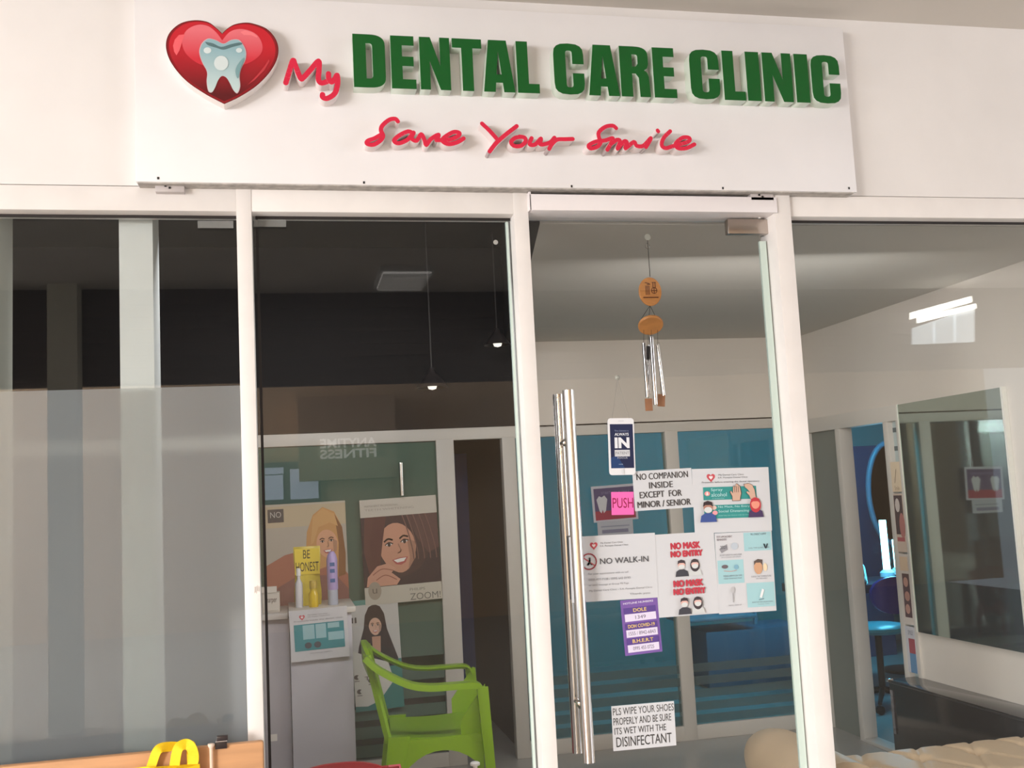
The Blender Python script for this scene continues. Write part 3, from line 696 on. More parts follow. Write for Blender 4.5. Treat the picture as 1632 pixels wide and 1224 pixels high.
s.text('NO WALK-IN', .34, .56, .905, .65, (80, 80, 84), bold=.01)
for i, (t, x1) in enumerate((('For your appointment with us call', .66), ('0000-477-7108 / 0995 643 0193', .68), ('or send message at Group FB Page', .66), ('My Dental Care Clinic - S.A. Panopio Dental Clinic', .93), ('Thank you', .90))):
    s.text(t, .2 if i < 4 else .66, .40-.085*i, x1, .43-.085*i+.005, (130, 130, 136))
s.done()
# hotline sheet
s = sheet_px('hotline_sheet', (990, 958), (1049, 950), (1054, 1039), (995, 1045), DY, mat((124, 92, 166), .8), 'small purple HOTLINE NUMBERS sheet hanging below the NO WALK-IN sheet', 'notice')
s.text('HOTLINE NUMBERS', .07, .92, .88, .955, (222, 214, 236), bold=.02)
for z, t, n1, xw in ((.76, 'DOLE', '1349', .36), (.475, 'DOH COVID-19', '1555 / 8942-6843', .72), (.205, 'B.H.E.R.T', '0995 455 0725', .56)):
    s.rect(.06, z-.015, .93, z+.095, (92, 68, 142), 'panel_print')
    s.text(t, .5-xw/2, z+.01, .5+xw/2, z+.075, (226, 196, 110), bold=.02)
    s.rect(.08, z-.155, .92, z-.02, (226, 218, 240), 'panel_print'); s.text(n1, .5-xw*.5 if xw > .4 else .36, z-.12, .5+xw*.5 if xw > .4 else .64, z-.055, (96, 84, 110))
s.done()

# hanging phone-shaped sign
s = sheet_px('hanging_sign', (969, 667), (1011, 666), (1012, 757), (971, 757), .034, mat((232, 233, 236), .4), 'white phone-shaped card with navy screen reading ALWAYS IN, hanging on a thread', 'sign', thick=.004)
me = s.o.data; bm = bmesh.new(); bm.from_mesh(me)
vE = [e for e in bm.edges if abs(e.verts[0].co.y-e.verts[1].co.y) > .002]
bmesh.ops.bevel(bm, geom=vE, offset=.010, segments=5, affect='EDGES', profile=.5); bm.to_mesh(me); bm.free()
s.rect(.07, .12, .95, .895, (26, 34, 72), 'screen')
s.poly([(.07, .12), (.60, .12), (.30, .35), (.07, .30)], (30, 62, 112), 'screen')
s.text('The Dentist is', .24, .765, .78, .79, (150, 160, 190)); s.text('ALWAYS', .24, .69, .78, .74, (226, 230, 236), bold=.02); s.text('IN', .23, .47, .80, .66, (230, 232, 238), bold=.05)
s.rect(.22, .325, .80, .44, (206, 208, 212), 'plate'); s.text('PATIENT', .25, .36, .77, .41, (110, 112, 120)); s.text('FOCUS', .32, .285, .70, .315, (190, 196, 210)); s.text('smile', .36, .18, .52, .20, (180, 200, 220))
s.line([(.40, .95), (.6, .95)], .02, (200, 200, 206), 'speaker', False); s.ell(.50, .06, .05, .05, (222, 223, 226), 'button')
o = s.done()
hk_ = at(984, 604, .036); tl, tr2 = at(975, 668, .036), at(1003, 668, .036)
R0 = o.matrix_basis.inverted()
tube('thread', [R0@Vector(tl), R0@Vector(hk_)], .0007, mat((150, 146, 138), .7), o, 5)
tube('thread', [R0@Vector(tr2), R0@Vector(hk_)], .0007, mat((150, 146, 138), .7), o, 5)
bk = lathe('suction_hook', [(0, 0), (.009, 0), (.006, .004), (.002, .006), (.002, .014), (0, .015)], mat((160, 160, 150), .2), None, 16, at(984, 602, .0455), 'y')
tag(bk, 'small clear suction hook above the hanging white card', 'hook')
bk = lathe('suction_hook', [(0, 0), (.011, 0), (.007, .004), (.002, .006), (.002, .014), (0, .015)], mat((160, 160, 150), .2), None, 16, at(1032, 378, .0575), 'y')
bk.rotation_euler.z = pi; bk.location.y = .0565
tag(bk, 'small clear suction hook at the top of the wind chime thread', 'hook')

# wind chime inside the door
WY = .10
wc = empty('wind_chime', at(1037, 518, WY), 'wooden disc wind chime with four silver tubes behind the glass door', 'wind chime')
wo = wc.location.copy()
def wp(px, py, dy=0): return at(px, py, WY+dy)-wo
M_wood = mat((205, 140, 78), .45, noise_amt=.2, nscale=18, stretch=(1, 1, 5)); M_str = mat((60, 54, 48), .8)
tube('thread', [wp(1032, 382, -.025), wp(1033, 398), wp(1036, 441)], .0012, M_str, wc, 6)
ringp = [wp(1032, 392)+Vector((.008*cos(t), 0, .010*sin(t))) for t in [2*pi*i/14 for i in range(15)]]
tube('ring', ringp, .0009, M_chrome, wc, 6)
c = wp(1036, 465); r = (at(1054, 465, WY)-at(1018, 465, WY)).length/2
dsk = lathe('top_disc', [(0, -.004), (r-.002, -.004), (r, -.002), (r, .002), (r-.002, .004), (0, .004)], M_wood, wc, 32, c, 'y', Matrix.Scale(1.22, 4, (0, 0, 1)))
sB = mat((96, 48, 24), .7); q = c+Vector((0, -.0047, 0))
def bar(x0, z0, x1, z1, w=.0013): tube('burnt_mark', [Vector((x0, -.0045, z0)), Vector((x1, -.0045, z1))], w, sB, dsk, 5)
k_ = r/18.0
for x in (-7, -4.5, -2): bar(x*k_, -5*k_, x*k_, 9*k_)
bar(-8*k_, 14*k_, -1*k_, 12*k_); bar(-5*k_, 11*k_, 0, 11*k_); bar(3*k_, 14*k_, 9*k_, 14*k_); bar(4.5*k_, 14*k_, 4.5*k_, 5*k_); bar(8*k_, 14*k_, 8*k_, 5*k_)
tube('burnt_mark', [Vector((6*k_+4.5*k_*cos(t), -.0045, 1.5*k_+4.5*k_*sin(t))) for t in [2*pi*i/12 for i in range(13)]], .0012, sB, dsk, 5)
bar(2*k_, 1.5*k_, 10*k_, 1.5*k_); bar(6*k_, -3*k_, 6*k_, 5*k_); bar(-12*k_, -9*k_, 12*k_, -9*k_, .0020)
c2 = wp(1037, 518); r2 = (at(1056, 518, WY)-at(1018, 518, WY)).length/2
xf = Matrix.Rotation(radians(8), 4, 'Y')@Matrix.Rotation(radians(-38), 4, 'X')
plate = lathe('tube_plate', [(0, -.006), (r2-.003, -.006), (r2, -.003), (r2, .003), (r2-.003, .006), (0, .006)], M_wood, wc, 32, c2, 'z', xf)
for dx_ in (-14, -2, 12): tube('thread', [wp(1036, 487), wp(1036+dx_, 508+(3 if dx_ > 0 else 0), (-.02 if dx_ == -2 else .01))], .0009, M_str, wc, 5)
def ctube(p0, p1, r=.0062, dy=0, n='chime_tube'):
    t = tube(n, [wp(*p0, dy), wp(*p1, dy)], r, M_chrome, wc, 16)
    tube('thread', [wp(p0[0], 526, dy*.8), wp(*p0, dy)], .0008, M_str, wc, 5)
ctube((1026, 547), (1032, 633)); ctube((1038, 537), (1045, 645), dy=-.02, r=.0075); ctube((1048, 549), (1058, 630)); ctube((1033, 550), (1035, 628), .005, .03)
tube('striker', [wp(1033, 552, .01), wp(1033, 573, .01)], .006, M_dark, wc, 12)
for px, py, w, h, a in ((1034, 645, 12, 20, 0), (1054, 638, 13, 18, .1)):
    p = wp(px, py, .004); b_ = box('wood_tag', (-.013, -.002, -.021), (.013, .002, .021), mat((176, 120, 84), .6, noise_amt=.2, nscale=30), wc, .001); b_.location = p; b_.rotation_euler.y = a
    if a == 0:
        tube('thread', [wp(1034, 575, .01), p+Vector((0, 0, .02))], .0008, M_str, wc, 5)
    else: tube('thread', [wp(1050, 545, .01), p+Vector((0, 0, .02))], .0008, M_str, wc, 5)

# ------------------------------------------------------------ inside: posters on the partition
PYY = YB-.012
def face(s, cx, cz, r, skin, hair, tilt=0, brow=(90, 60, 48), smile=True, lip=(186, 84, 88)):
    ar = s.w/s.h
    def T(u, v): return (cx+(u*cos(tilt)-v*sin(tilt))*r, cz+(u*sin(tilt)+v*cos(tilt))*r*ar)
    ov = [T(.78*cos(t)*(1-.18*max(0, -sin(t))), 1.05*sin(t)) for t in [2*pi*i/24 for i in range(24)]]
    s.poly(ov, skin, 'face_print')
    sh = tuple(int(v*.84) for v in skin)
    s.poly([T(.45, .3), T(.76, .1), T(.66, -.55), T(.25, -1.0), T(.42, -.5)], sh, 'face_print')
    for e in (-.33, .33):
        s.line([T(e-.17, .36), T(e, .44), T(e+.17, .37)], r*.07, brow, 'face_print')
        s.poly([T(e-.14, .2), T(e, .28), T(e+.14, .2), T(e, .13)], (236, 228, 224), 'face_print'); s.ell(*T(e, .2), r*.065, r*.065*1, (60, 46, 42), 'face_print')
        s.line([T(e-.16, .21), T(e, .29), T(e+.16, .21)], r*.04, (54, 38, 34), 'face_print')
    s.line([T(.05, .15), T(.1, -.15), T(-.04, -.22)], r*.045, sh, 'face_print')
    s.poly([T(-.34, -.45), T(0, -.41), T(.34, -.45), T(.2, -.66), T(0, -.72), T(-.2, -.66)], lip, 'face_print')
    s.poly([T(-.27, -.47), T(0, -.45), T(.27, -.47), T(.14, -.6), T(-.14, -.6)], (240, 236, 230), 'face_print')
    return T
# blonde woman
s = sheet_px('clinic_poster', (418, 806), (551, 797), (556, 966), (424, 976), PYY, mat((196, 184, 166), .6), 'poster of a smiling blonde woman behind the counter items', 'poster')
s.rect(0, .25, 1, .78, (186, 176, 162), 'background_print'); s.rect(0, .78, 1, .98, (198, 180, 150), 'background_print')
s.poly([(0, .25), (0, .42), (.25, .52), (.45, .55), (.85, .45), (1, .3), (1, 0), (0, 0)], (172, 106, 84), 'skin_print')
s.poly([(.05, 0), (.10, .2), (.4, .32), (.85, .3), (1, .16), (1, 0)], (140, 92, 84), 'shirt_print')
s.poly([(.50, .52), (.52, .72), (.60, .88), (.72, .95), (.86, .90), (.95, .75), (.98, .5), (.97, .3), (.86, .28), (.80, .40), (.60, .35), (.50, .42)], (206, 152, 92), 'hair_print')
s.poly([(.86, .88), (.95, .75), (.98, .5), (.97, .3), (.88, .28), (.90, .6)], (140, 92, 52), 'hair_print')
face(s, .76, .60, .165, (222, 164, 128), None, .08)
s.poly([(.60, .86), (.72, .94), (.86, .88), (.90, .76), (.80, .80), (.66, .76), (.60, .62), (.56, .60)], (214, 164, 104), 'hair_print')
s.rect(.06, .83, .25, .955, (70, 68, 70), 'logo_plate'); s.text('NO', .09, .875, .22, .93, (190, 186, 180))
s.done()
# dark-haired woman with ZOOM!
s = sheet_px('whitening_poster', (575, 797), (696, 789), (703, 953), (580, 966), PYY, mat((214, 206, 192), .6), 'poster of a dark-haired smiling woman with hand at her mouth reading ZOOM!', 'poster')
s.rect(0, .16, 1, .83, (52, 34, 40), 'background_print'); s.ell(.48, .60, .42, .36, (66, 42, 44), 'hair_print')
s.poly([(.05, .83), (.02, .5), (.10, .2), (.2, .2), (.24, .5), (.3, .83)], (92, 52, 48), 'hair_print'); s.poly([(.6, .83), (.72, .6), (.86, .45), (1, .5), (1, .83)], (92, 62, 60), 'hair_print')
face(s, .46, .52, .31, (206, 150, 124), None, .14, (56, 34, 32), lip=(182, 92, 88))
for x in (.60, .66, .74, .82, .90): s.line([(x-.06, .83), (x, .68), (x+.05, .5), (x+.06, .4)], .014, (128, 92, 84), 'hair_print')
s.poly([(.17, .83), (.33, .83), (.27, .6), (.22, .38), (.14, .3), (.10, .55)], (88, 46, 44), 'hair_print')
s.poly([(.03, .17), (.05, .26), (.18, .36), (.32, .38), (.42, .33), (.36, .29), (.47, .22), (.42, .17)], (212, 156, 132), 'hand_print')
s.line([(.12, .28), (.24, .33), (.38, .31)], .012, (164, 104, 86), 'hand_print'); s.line([(.16, .23), (.28, .27), (.42, .22)], .012, (164, 104, 86), 'hand_print')
s.rect(0, 0, 1, .165, (200, 194, 180), 'foot_band'); s.rect(0, .83, 1, 1, (204, 196, 184), 'head_band')
s.ell(.13, .13, .085, .085, (168, 156, 140), 'seal'); s.text('u', .10, .105, .16, .15, (110, 100, 92))
s.text('PHILIPS', .58, .10, .78, .125, (130, 126, 118)); s.text('ZOOM!', .58, .012, .98, .075, (120, 118, 112))
s.text('PERMANENT PROFESSIONAL', .06, .925, .5, .945, (160, 150, 140)); s.text('TEETH WHITENING', .06, .89, .7, .91, (170, 160, 150))
s.done()
# long-haired woman poster with hexagon and small logos
s = sheet_px('smile_poster', (562, 958), (638, 951), (640, 1126), (562, 1136), PYY-.004, mat((206, 204, 200), .6), 'tall poster of a long-haired woman above a white hexagon of small logos', 'poster')
s.rect(0, .955, 1, 1, (96, 150, 142), 'band_print'); s.rect(0, 0, 1, .44, (44, 128, 122), 'band_print')
s.poly([(.08, .44), (.14, .58), (.26, .74), (.30, .86), (.38, .93), (.50, .955), (.62, .93), (.70, .86), (.74, .72), (.84, .58), (.94, .44)], (44, 32, 36), 'hair_print')
s.poly([(.05, .38), (.20, .55), (.5, .6), (.85, .52), (.98, .38)], (36, 34, 38), 'shirt_print'); s.poly([(.42, .5), (.58, .5), (.6, .66), (.42, .66)], (206, 158, 134), 'skin_print')
face(s, .50, .75, .17, (228, 184, 160), None, 0, (70, 46, 40))
s.poly([(-.0, .55), (.40, .47), (.72, .42), (.82, .25), (.5, .08), (.25, .04), (0, .05)], (216, 214, 204), 'hexagon')
for x, z in ((.30, .40), (.62, .34), (.06, .31), (.34, .27), (.10, .18), (.48, .19)):
    s.ell(x, z, .055, .022, (92, 84, 80), 'small_logo'); s.ell(x+.04, z, .03, .014, (216, 214, 204), 'small_logo'); s.rect(x-.05, z-.04, x+.05, z-.03, (150, 146, 140), 'small_logo')
s.text('TSC', .22, .275, .52, .31, (88, 80, 76)); s.text('II', .02, .80, .12, .85, (60, 56, 60))
s.done()
# tooth poster hanging on the blue partition, small notice under it
s = sheet_px('tooth_poster', (941, 776), (1012, 770), (1018, 827), (947, 833), PYY, mat((186, 186, 196), .5), 'purple and crimson poster with white tooth on the blue partition behind the door', 'poster')
s.rect(.05, .05, .95, .93, (76, 66, 108), 'panel_print'); s.rect(.05, .05, .95, .3, (150, 40, 66), 'panel_print')
for cx in (.22, .72): s.poly([(cx-.12, .62), (cx-.06, .72), (cx, .68), (cx+.06, .73), (cx+.12, .62), (cx+.07, .3), (cx+.02, .24), (cx, .34), (cx-.03, .24), (cx-.07, .3)], (196, 196, 202), 'tooth_print')
s.text('START YOUR SMILE', .22, .76, .85, .83, (130, 120, 160)); s.done()
s = sheet_px('price_card', (952, 832), (1008, 828), (1010, 851), (953, 855), PYY, mat((172, 176, 186), .6), 'pale blue card directly under the purple tooth poster', 'card')
s.rect(.12, .18, .86, .42, (120, 122, 148), 'panel_print'); s.rect(.1, .6, .9, .68, (140, 144, 160), 'panel_print'); s.done()

# ------------------------------------------------------------ reception counter and what stands on it
M_count = mat((190, 186, 192), .5, noise_amt=.03)
ct = empty('reception_counter', (.05, 2.2, 0), 'pale grey reception counter with white top at left behind the middle pane', 'counter')
ct.location = (0, 0, 0)
box('body', (-.015, 2.06, 0), (.285, 2.5, .97), mat((196, 192, 198), .5), ct, .002)
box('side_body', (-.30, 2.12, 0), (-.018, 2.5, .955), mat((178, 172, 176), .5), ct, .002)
box('top', (-.02, 2.04, .972), (.305, 2.5, 1.0), mat((214, 208, 200), .4), ct, .003)
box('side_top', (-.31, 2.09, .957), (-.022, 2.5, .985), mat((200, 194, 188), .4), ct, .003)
s = sheet_px('counter_notice', (461, 975), (554, 965), (556, 1046), (464, 1056), 2.037, mat((206, 204, 206), .7), 'white sheet with heart logo and teal boxes on the counter front', 'notice')
mini_heart(s, .22, .86, .05); s.text('My Dental Care Clinic', .32, .88, .66, .905, G1); s.text('S.A. Panopio Dental Clinic', .32, .84, .70, .865, G1); s.text('Protocols inside the dental clinic', .08, .775, .92, .80, G1)
s.rect(.07, .2, .93, .72, (48, 136, 144), 'panel_print')
for x0, z0, x1, z1 in ((.22, .42, .42, .70), (.44, .42, .62, .70), (.65, .60, .85, .70), (.65, .36, .92, .52)): s.rect(x0, z0, x1, z1, (150, 190, 196), 'panel_print')
for cx in (.3, .46): s.ell(cx, .3, .06, .06, (60, 70, 80), 'icon')
s.text('Thank you for your cooperation', .32, .13, .70, .155, G1); s.done()
def CP(px, py, y): return at(px, py, y)
# yellow bag
yb = 2.3; a = CP(468, 872, yb); b = CP(512, 962, yb)
yg = empty('yellow_pouch', ((a.x+b.x)/2, yb, 1.0), 'translucent yellow pouch printed BE HONEST standing on the counter', 'bag'); yo = yg.location.copy()
Mx = mat((222, 196, 60), .35, noise_amt=.25, nscale=14, bump=.6, bscale=20)
w_, h_ = (b.x-a.x)/2, a.z-1.0
secs = []
for i in range(9):
    t = i/8; z = t*h_; dpt = .05*(1-t)**.6+.006; ww = w_*(1+.05*sin(t*9))
    secs.append([(-ww, -dpt*.3, z), (-ww*.5, -dpt, z), (0, -dpt*1.1, z), (ww*.5, -dpt, z), (ww, -dpt*.3, z), (ww*.5, dpt*.6, z), (-ww*.5, dpt*.6, z)])
ribbon('pouch', secs, Mx, yg)
sh_ = Sheet('print_panel', w_*1.9, .13, mat((228, 200, 60), .6), None, None, (0, 0, 0)); sh_.text('BE', .34, .62, .62, .95, (50, 44, 30)); sh_.text('HONEST', .04, .12, .96, .48, (50, 44, 30)); pnl = sh_.done()
pnl.parent = yg; pnl.location = (-w_*.95, -.045, h_-.14)
# spray bottle
p = CP(531, 964, 2.2); bt = empty('spray_bottle', (p.x, 2.2, 1.0), 'tall lilac spray bottle with blue print and clear base on the counter', 'bottle')
hb = CP(531, 878, 2.2).z-1.0
lathe('bottle_body', [(0, 0), (.024, 0), (.026, .004), (.026, hb*.28)], mat((178, 182, 196), .15), bt)
lathe('bottle_sleeve', [(.026, hb*.28), (.0275, hb*.29), (.0275, hb*.84), (.022, hb*.93), (.012, hb*.99), (0, hb)], mat((180, 160, 208), .35), bt)
for z in (.42, .6, .72): box('blue_print', (-.012, -.0285, hb*z), (.012, -.0262, hb*(z+.07)), mat((60, 96, 150), .5), bt)
p = CP(477, 962, 2.18); bt = empty('white_bottle', (p.x, 2.18, 1.0), 'slim white dispenser bottle in front of the yellow pouch', 'bottle'); hb = CP(477, 905, 2.18).z-1
lathe('bottle_body', [(0, 0), (.018, 0), (.019, .004), (.019, hb*.6), (.008, hb*.72), (.008, hb*.8), (0, hb*.8)], mat((206, 204, 206), .3), bt)
lathe('bottle_cap', [(.011, hb*.8), (.011, hb*.98), (0, hb)], M_white, bt)
p = CP(500, 962, 2.15); bt = empty('yellow_jar', (p.x, 2.15, 1.0), 'small yellow glass jar between the two bottles on the counter', 'jar'); hb = CP(500, 925, 2.15).z-1
lathe('jar_body', [(0, 0), (.022, 0), (.024, .006), (.024, hb*.5), (.016, hb*.6), (.016, hb*.7), (0, hb*.7)], mat((214, 180, 30), .1), bt)
lathe('jar_lid', [(.019, hb*.7), (.019, hb*.95), (.015, hb), (0, hb)], mat((190, 160, 60), .3), bt)
a, b = CP(417, 937, 2.2), CP(446, 960, 2.2)
cbx = empty('candy_box', ((a.x+b.x)/2, 2.2, .985), 'low white box with dark script print at the left end of the counter', 'box'); co = cbx.location
hh = a.z-.985; ww = (b.x-a.x)/2
box('box_body', (-ww, -.03, 0), (ww, .05, hh*.8), mat((196, 188, 178), .7), cbx, .003); box('open_flap', (-ww, -.035, hh*.8), (ww*.7, -.03, hh*1.05), mat((206, 198, 188), .7), cbx)
sh_ = Sheet('label_panel', ww*1.7, hh*.6, mat((200, 192, 182), .7), None, None, (0, 0, 0)); sh_.text('Sharper', .1, .4, .9, .9, (60, 40, 36)); pnl = sh_.done(); pnl.parent = cbx; pnl.location = (-ww*.85, -.0325, hh*.1)

# ------------------------------------------------------------ monobloc chairs
def chair(name, loc, rz, label, col, sc=1.0, top=None):
    c = empty(name, loc, label, 'chair', None, rz)
    m = mat(col, .35, spec=.5); W_, Dp = .25, .22
    # seat, dished, facing +x
    secs = []
    for i in range(11):
        x = -Dp+i*(2*Dp)/10; k = i/10; w = W_-.02+.03*k; zf = .42-.012*sin(pi*k)-(.03*max(0, (k-.85)/.15)**2)
        secs.append([(x, -w, zf-.03), (x, -w, zf+.006), (x, -w*.5, zf-.006), (x, 0, zf-.012), (x, w*.5, zf-.006), (x, w, zf+.006), (x, w, zf-.03), (x, w*.9, zf-.012), (x, 0, zf-.022), (x, -w*.9, zf-.012)])
    ribbon('seat', secs, m, c)
    # backrest: frame with vertical slats
    def bx(z): return -Dp-.02-(z-.42)*.22-.0*z
    def bw(z): t = (z-.42)/.42; return W_-.015-.03*t
    zt = .84
    for sgn in (-1, 1):
        secs = []
        for i in range(9):
            z = .40+i*(zt-.44)/8; x = bx(z); w = bw(z)
            secs.append([(x-.012, sgn*(w-.045), z), (x+.012, sgn*(w-.045), z), (x+.022, sgn*w, z), (x+.010, sgn*(w+.010), z), (x-.012, sgn*w, z)])
        ribbon('backrest_stile', secs, m, c)
    secs = []
    for i in range(13):
        y = -bw(.8)+i*2*bw(.8)/12; zc = zt-.05*(abs(y)/bw(.8))**2.5; x = bx(zc)+.018*(abs(y)/bw(.8))**2
        secs.append([(x-.012, y, zc-.09), (x+.006, y, zc-.09), (x+.004, y, zc), (x-.014, y, zc)])
    ribbon('backrest_rail', secs, m, c)
    for k in range(5):
        y = (k-2)*.075
        ribbon('backrest_slat', [[(bx(z)-.005, y-.024, z), (bx(z)+.004, y-.024, z), (bx(z)+.004, y+.024, z), (bx(z)-.005, y+.024, z)] for z in (.42, .56, .68, zt-.08)], m, c)
    for sgn in (-1, 1):
        # arm: sweeps from near the top of the backrest down to a level rest and to the front leg
        P = spline([Vector((bx(.80)+.0, 0, .80)), Vector((bx(.76)+.05, 0, .745)), Vector((-.14, 0, .675)), Vector((-.04, 0, .652)), Vector((.08, 0, .65)), Vector((.185, 0, .645)), Vector((.215, 0, .60))], 4)
        secs = []
        for i, p in enumerate(P):
            k = i/(len(P)-1); y0 = (W_-.035+.02*min(1, k*3)); wd = .052+.012*sin(pi*k); d = (P[min(i+1, len(P)-1)]-P[max(i-1, 0)]).normalized(); n_v = Vector((-d.z, 0, d.x))
            t_ = .006
            a1, a2 = y0*sgn, (y0+wd)*sgn
            secs.append([p+n_v*t_+Vector((0, a1, 0)), p+n_v*t_+Vector((0, a2, 0)), p-n_v*.022+Vector((0, a2+.003*sgn, 0)), p-n_v*.022+Vector((0, a2-.005*sgn, 0)), p-n_v*t_*.6+Vector((0, a2-.006*sgn, 0)), p-n_v*t_*.6+Vector((0, a1, 0))])
        ribbon('arm', secs, m, c)
        # front leg runs from the arm end to the floor, rear leg from the seat corner
        def leg(top, bot, w0, w1, nm='leg'):
            secs = []
            for i in range(7):
                t = i/6; p = Vector(top).lerp(Vector(bot), t); w = w0+(w1-w0)*t
                secs.append([p+Vector((-w, -.008*sgn, 0)), p+Vector((w, -.008*sgn, 0)), p+Vector((w, .012*sgn, 0)), p+Vector((w-.014, .016*sgn, 0)), p+Vector((-w+.014, .016*sgn, 0)), p+Vector((-w, .012*sgn, 0))])
            return ribbon(nm, secs, m, c)
        leg((.205, (W_+.03)*sgn, .63), (.24, (W_+.035)*sgn, 0), .026, .020)
        # apron panel between seat and front leg
        ribbon('arm_panel', [[(x, (W_+.0)*sgn, .40), (x, (W_+.0)*sgn+.006, .40), (x, (W_+.012)*sgn+.006, .64-(.22-x)*1.3), (x, (W_+.012)*sgn, .64-(.22-x)*1.3)] for x in (.10, .14, .18, .22)], m, c)
        leg((-.185, (W_-.005)*sgn, .43), (-.265, (W_+.03)*sgn, 0), .050, .026)
        # arched skirt under the seat
        secs = []
        for i in range(11):
            x = -.18+i*.38/10; h = .055+.10*abs((i-5)/5)**2.2
            secs.append([(x, (W_-.012)*sgn, .412), (x, (W_+.004)*sgn, .412), (x, (W_+.012)*sgn, .412-h), (x, (W_+.002)*sgn, .412-h)])
        ribbon('skirt', secs, m, c)
    c.scale = (sc, sc, sc)
    return c
chair('plastic_chair', (.665, 1.93, 0), radians(-4), 'lime green plastic armchair in front of the sliding partition door', (134, 176, 16))
rp = at(548, 1212, .42)
chair('plastic_chair', (rp.x-.02, .42+.33*.72, 0), radians(90), 'red plastic chair low behind the middle pane, only its back top showing', (196, 24, 48), rp.z/.84)

# white capped post in front of the green chair
p = at(757, 1215, .9)
ps = empty('floor_pump', (p.x, .9, 0), 'slim white pump post with a round flat cap beside the green chair leg', 'dispenser')
lathe('base', [(0, 0), (.08, 0), (.08, .012), (.02, .02), (0, .02)], M_white, ps); tube('stem', [(0, 0, .018), (0, 0, p.z-.012)], .009, M_white, ps, 14)
lathe('cap', [(0, p.z-.012), (.019, p.z-.010), (.019, p.z-.002), (.014, p.z+.002), (0, p.z+.003)], M_white, ps)

# ------------------------------------------------------------ tufted chaise by the right pane
sf = empty('tufted_chaise', (2.4, .36, 0), 'beige leather chaise with tufted seat and rolled arm behind the right pane', 'sofa'); so = sf.location
M_lea = mat((200, 176, 146), .38, noise_amt=.08, nscale=5, bump=.25, bscale=120)
X0, X1, Y0, Y1, ZS = 1.93, 3.0, .10, .56, .435
nx, ny = 96, 44; bm = bmesh.new(); V = []
def tuft(x, y):
    h = 0; sp = .235
    u = (x-X0)/sp; v = (y-Y0)/sp
    best = 9
    for r_i in range(int(v)-1, int(v)+3):
        off = .5*(r_i % 2)
        for c_i in range(int(u)-1, int(u)+3):
            d = hypot(u-(c_i+off), v-(r_i+.25)); best = min(best, d)
    h = -.034*exp(-(best/.13)**2)
    # diagonal pleats
    a = (u+v*.5) % 1; b = (u-v*.5-.25*.0) % 1
    pl_ = min(abs(((u-.5*(v-.25)) % 1)-0), abs(((u-.5*(v-.25)) % 1)-1)); pl2 = min(abs(((u+.5*(v-.25)) % 1)), abs(((u+.5*(v-.25)) % 1)-1))
    h -= .009*exp(-(pl_/.05)**2)+.009*exp(-(pl2/.05)**2)
    return h
for j in range(ny+1):
    row = []
    for i in range(nx+1):
        x = X0+(X1-X0)*i/nx; y = Y0+(Y1-Y0)*j/ny
        e = min((x-X0)/.05+.3, (X1-x)/.05, (y-Y0)/.05, (Y1-y)/.05); edge = -.045*(1-min(1, max(0, e)))**2
        row.append(bm.verts.new((x-so.x, y-so.y, ZS+.02+tuft(x, y)+edge)))
    V.append(row)
for j in range(ny):
    for i in range(nx): bm.faces.new((V[j][i], V[j][i+1], V[j+1][i+1], V[j+1][i]))
rim = [V[0][i] for i in range(nx+1)]+[V[j][nx] for j in range(1, ny+1)]+[V[ny][i] for i in range(nx-1, -1, -1)]+[V[j][0] for j in range(ny-1, 0, -1)]
low = [bm.verts.new((v.co.x, v.co.y, .28)) for v in rim]
for i in range(len(rim)):
    j = (i+1) % len(rim); bm.faces.new((rim[i], low[i], low[j], rim[j]))
bm.faces.new(low)
bmesh.ops.recalc_face_normals(bm, faces=bm.faces)
link('seat_cushion', bm_mesh(bm), M_lea, sf, smooth=True)
for i in range(6):
    for j in range(3):
        x = X0+.235*(i+.5*(j % 2)); y = Y0+.235*(j+.25)
        if X0+.03 < x < X1-.03 and y < Y1-.03:
            b_ = lathe('button', [(0, .004), (.006, .003), (.009, 0), (.009, -.004)], M_lea, sf, 10, (x-so.x, y-so.y, ZS-.012))
box('base', (1.72-so.x, .10-so.y, .12), (X1-so.x, .55-so.y, .30), M_lea, sf, .01)
# rolled arm, axis along y, swelling to a rounded far end
secs = []
for i in range(22):
    t = i/21; y = .09+t*.92; e = sqrt(max(0, 1-max(0, (t-.62)/.38)**2)); r1 = (.18-.065*t)*max(.12, e)
    cz = .375+.03*t-.02*(1-e); cx = 1.80+.10*t
    secs.append([(cx+r1*cos(a)-so.x, y-so.y, cz+r1*sin(a)) for a in [2*pi*k/24 for k in range(24)]])
ribbon('rolled_arm', secs, M_lea, sf)
secs = []
for i in range(12):
    t = i/11; y = .10+t*.55; secs.append([(1.70-so.x, y-so.y, .14), (1.94-so.x, y-so.y, .14), (1.94-so.x, y-so.y, .38), (1.85-so.x, y-so.y, .42), (1.70-so.x, y-so.y, .38)])
ribbon('arm_side', secs, M_lea, sf)
for x in (1.80, 2.94):
    for y in (.15, .55): lathe('foot', [(0, 0), (.018, 0), (.03, .12), (0, .12)], mat((60, 36, 24), .4), sf, 14, (x-so.x, y-so.y, 0))

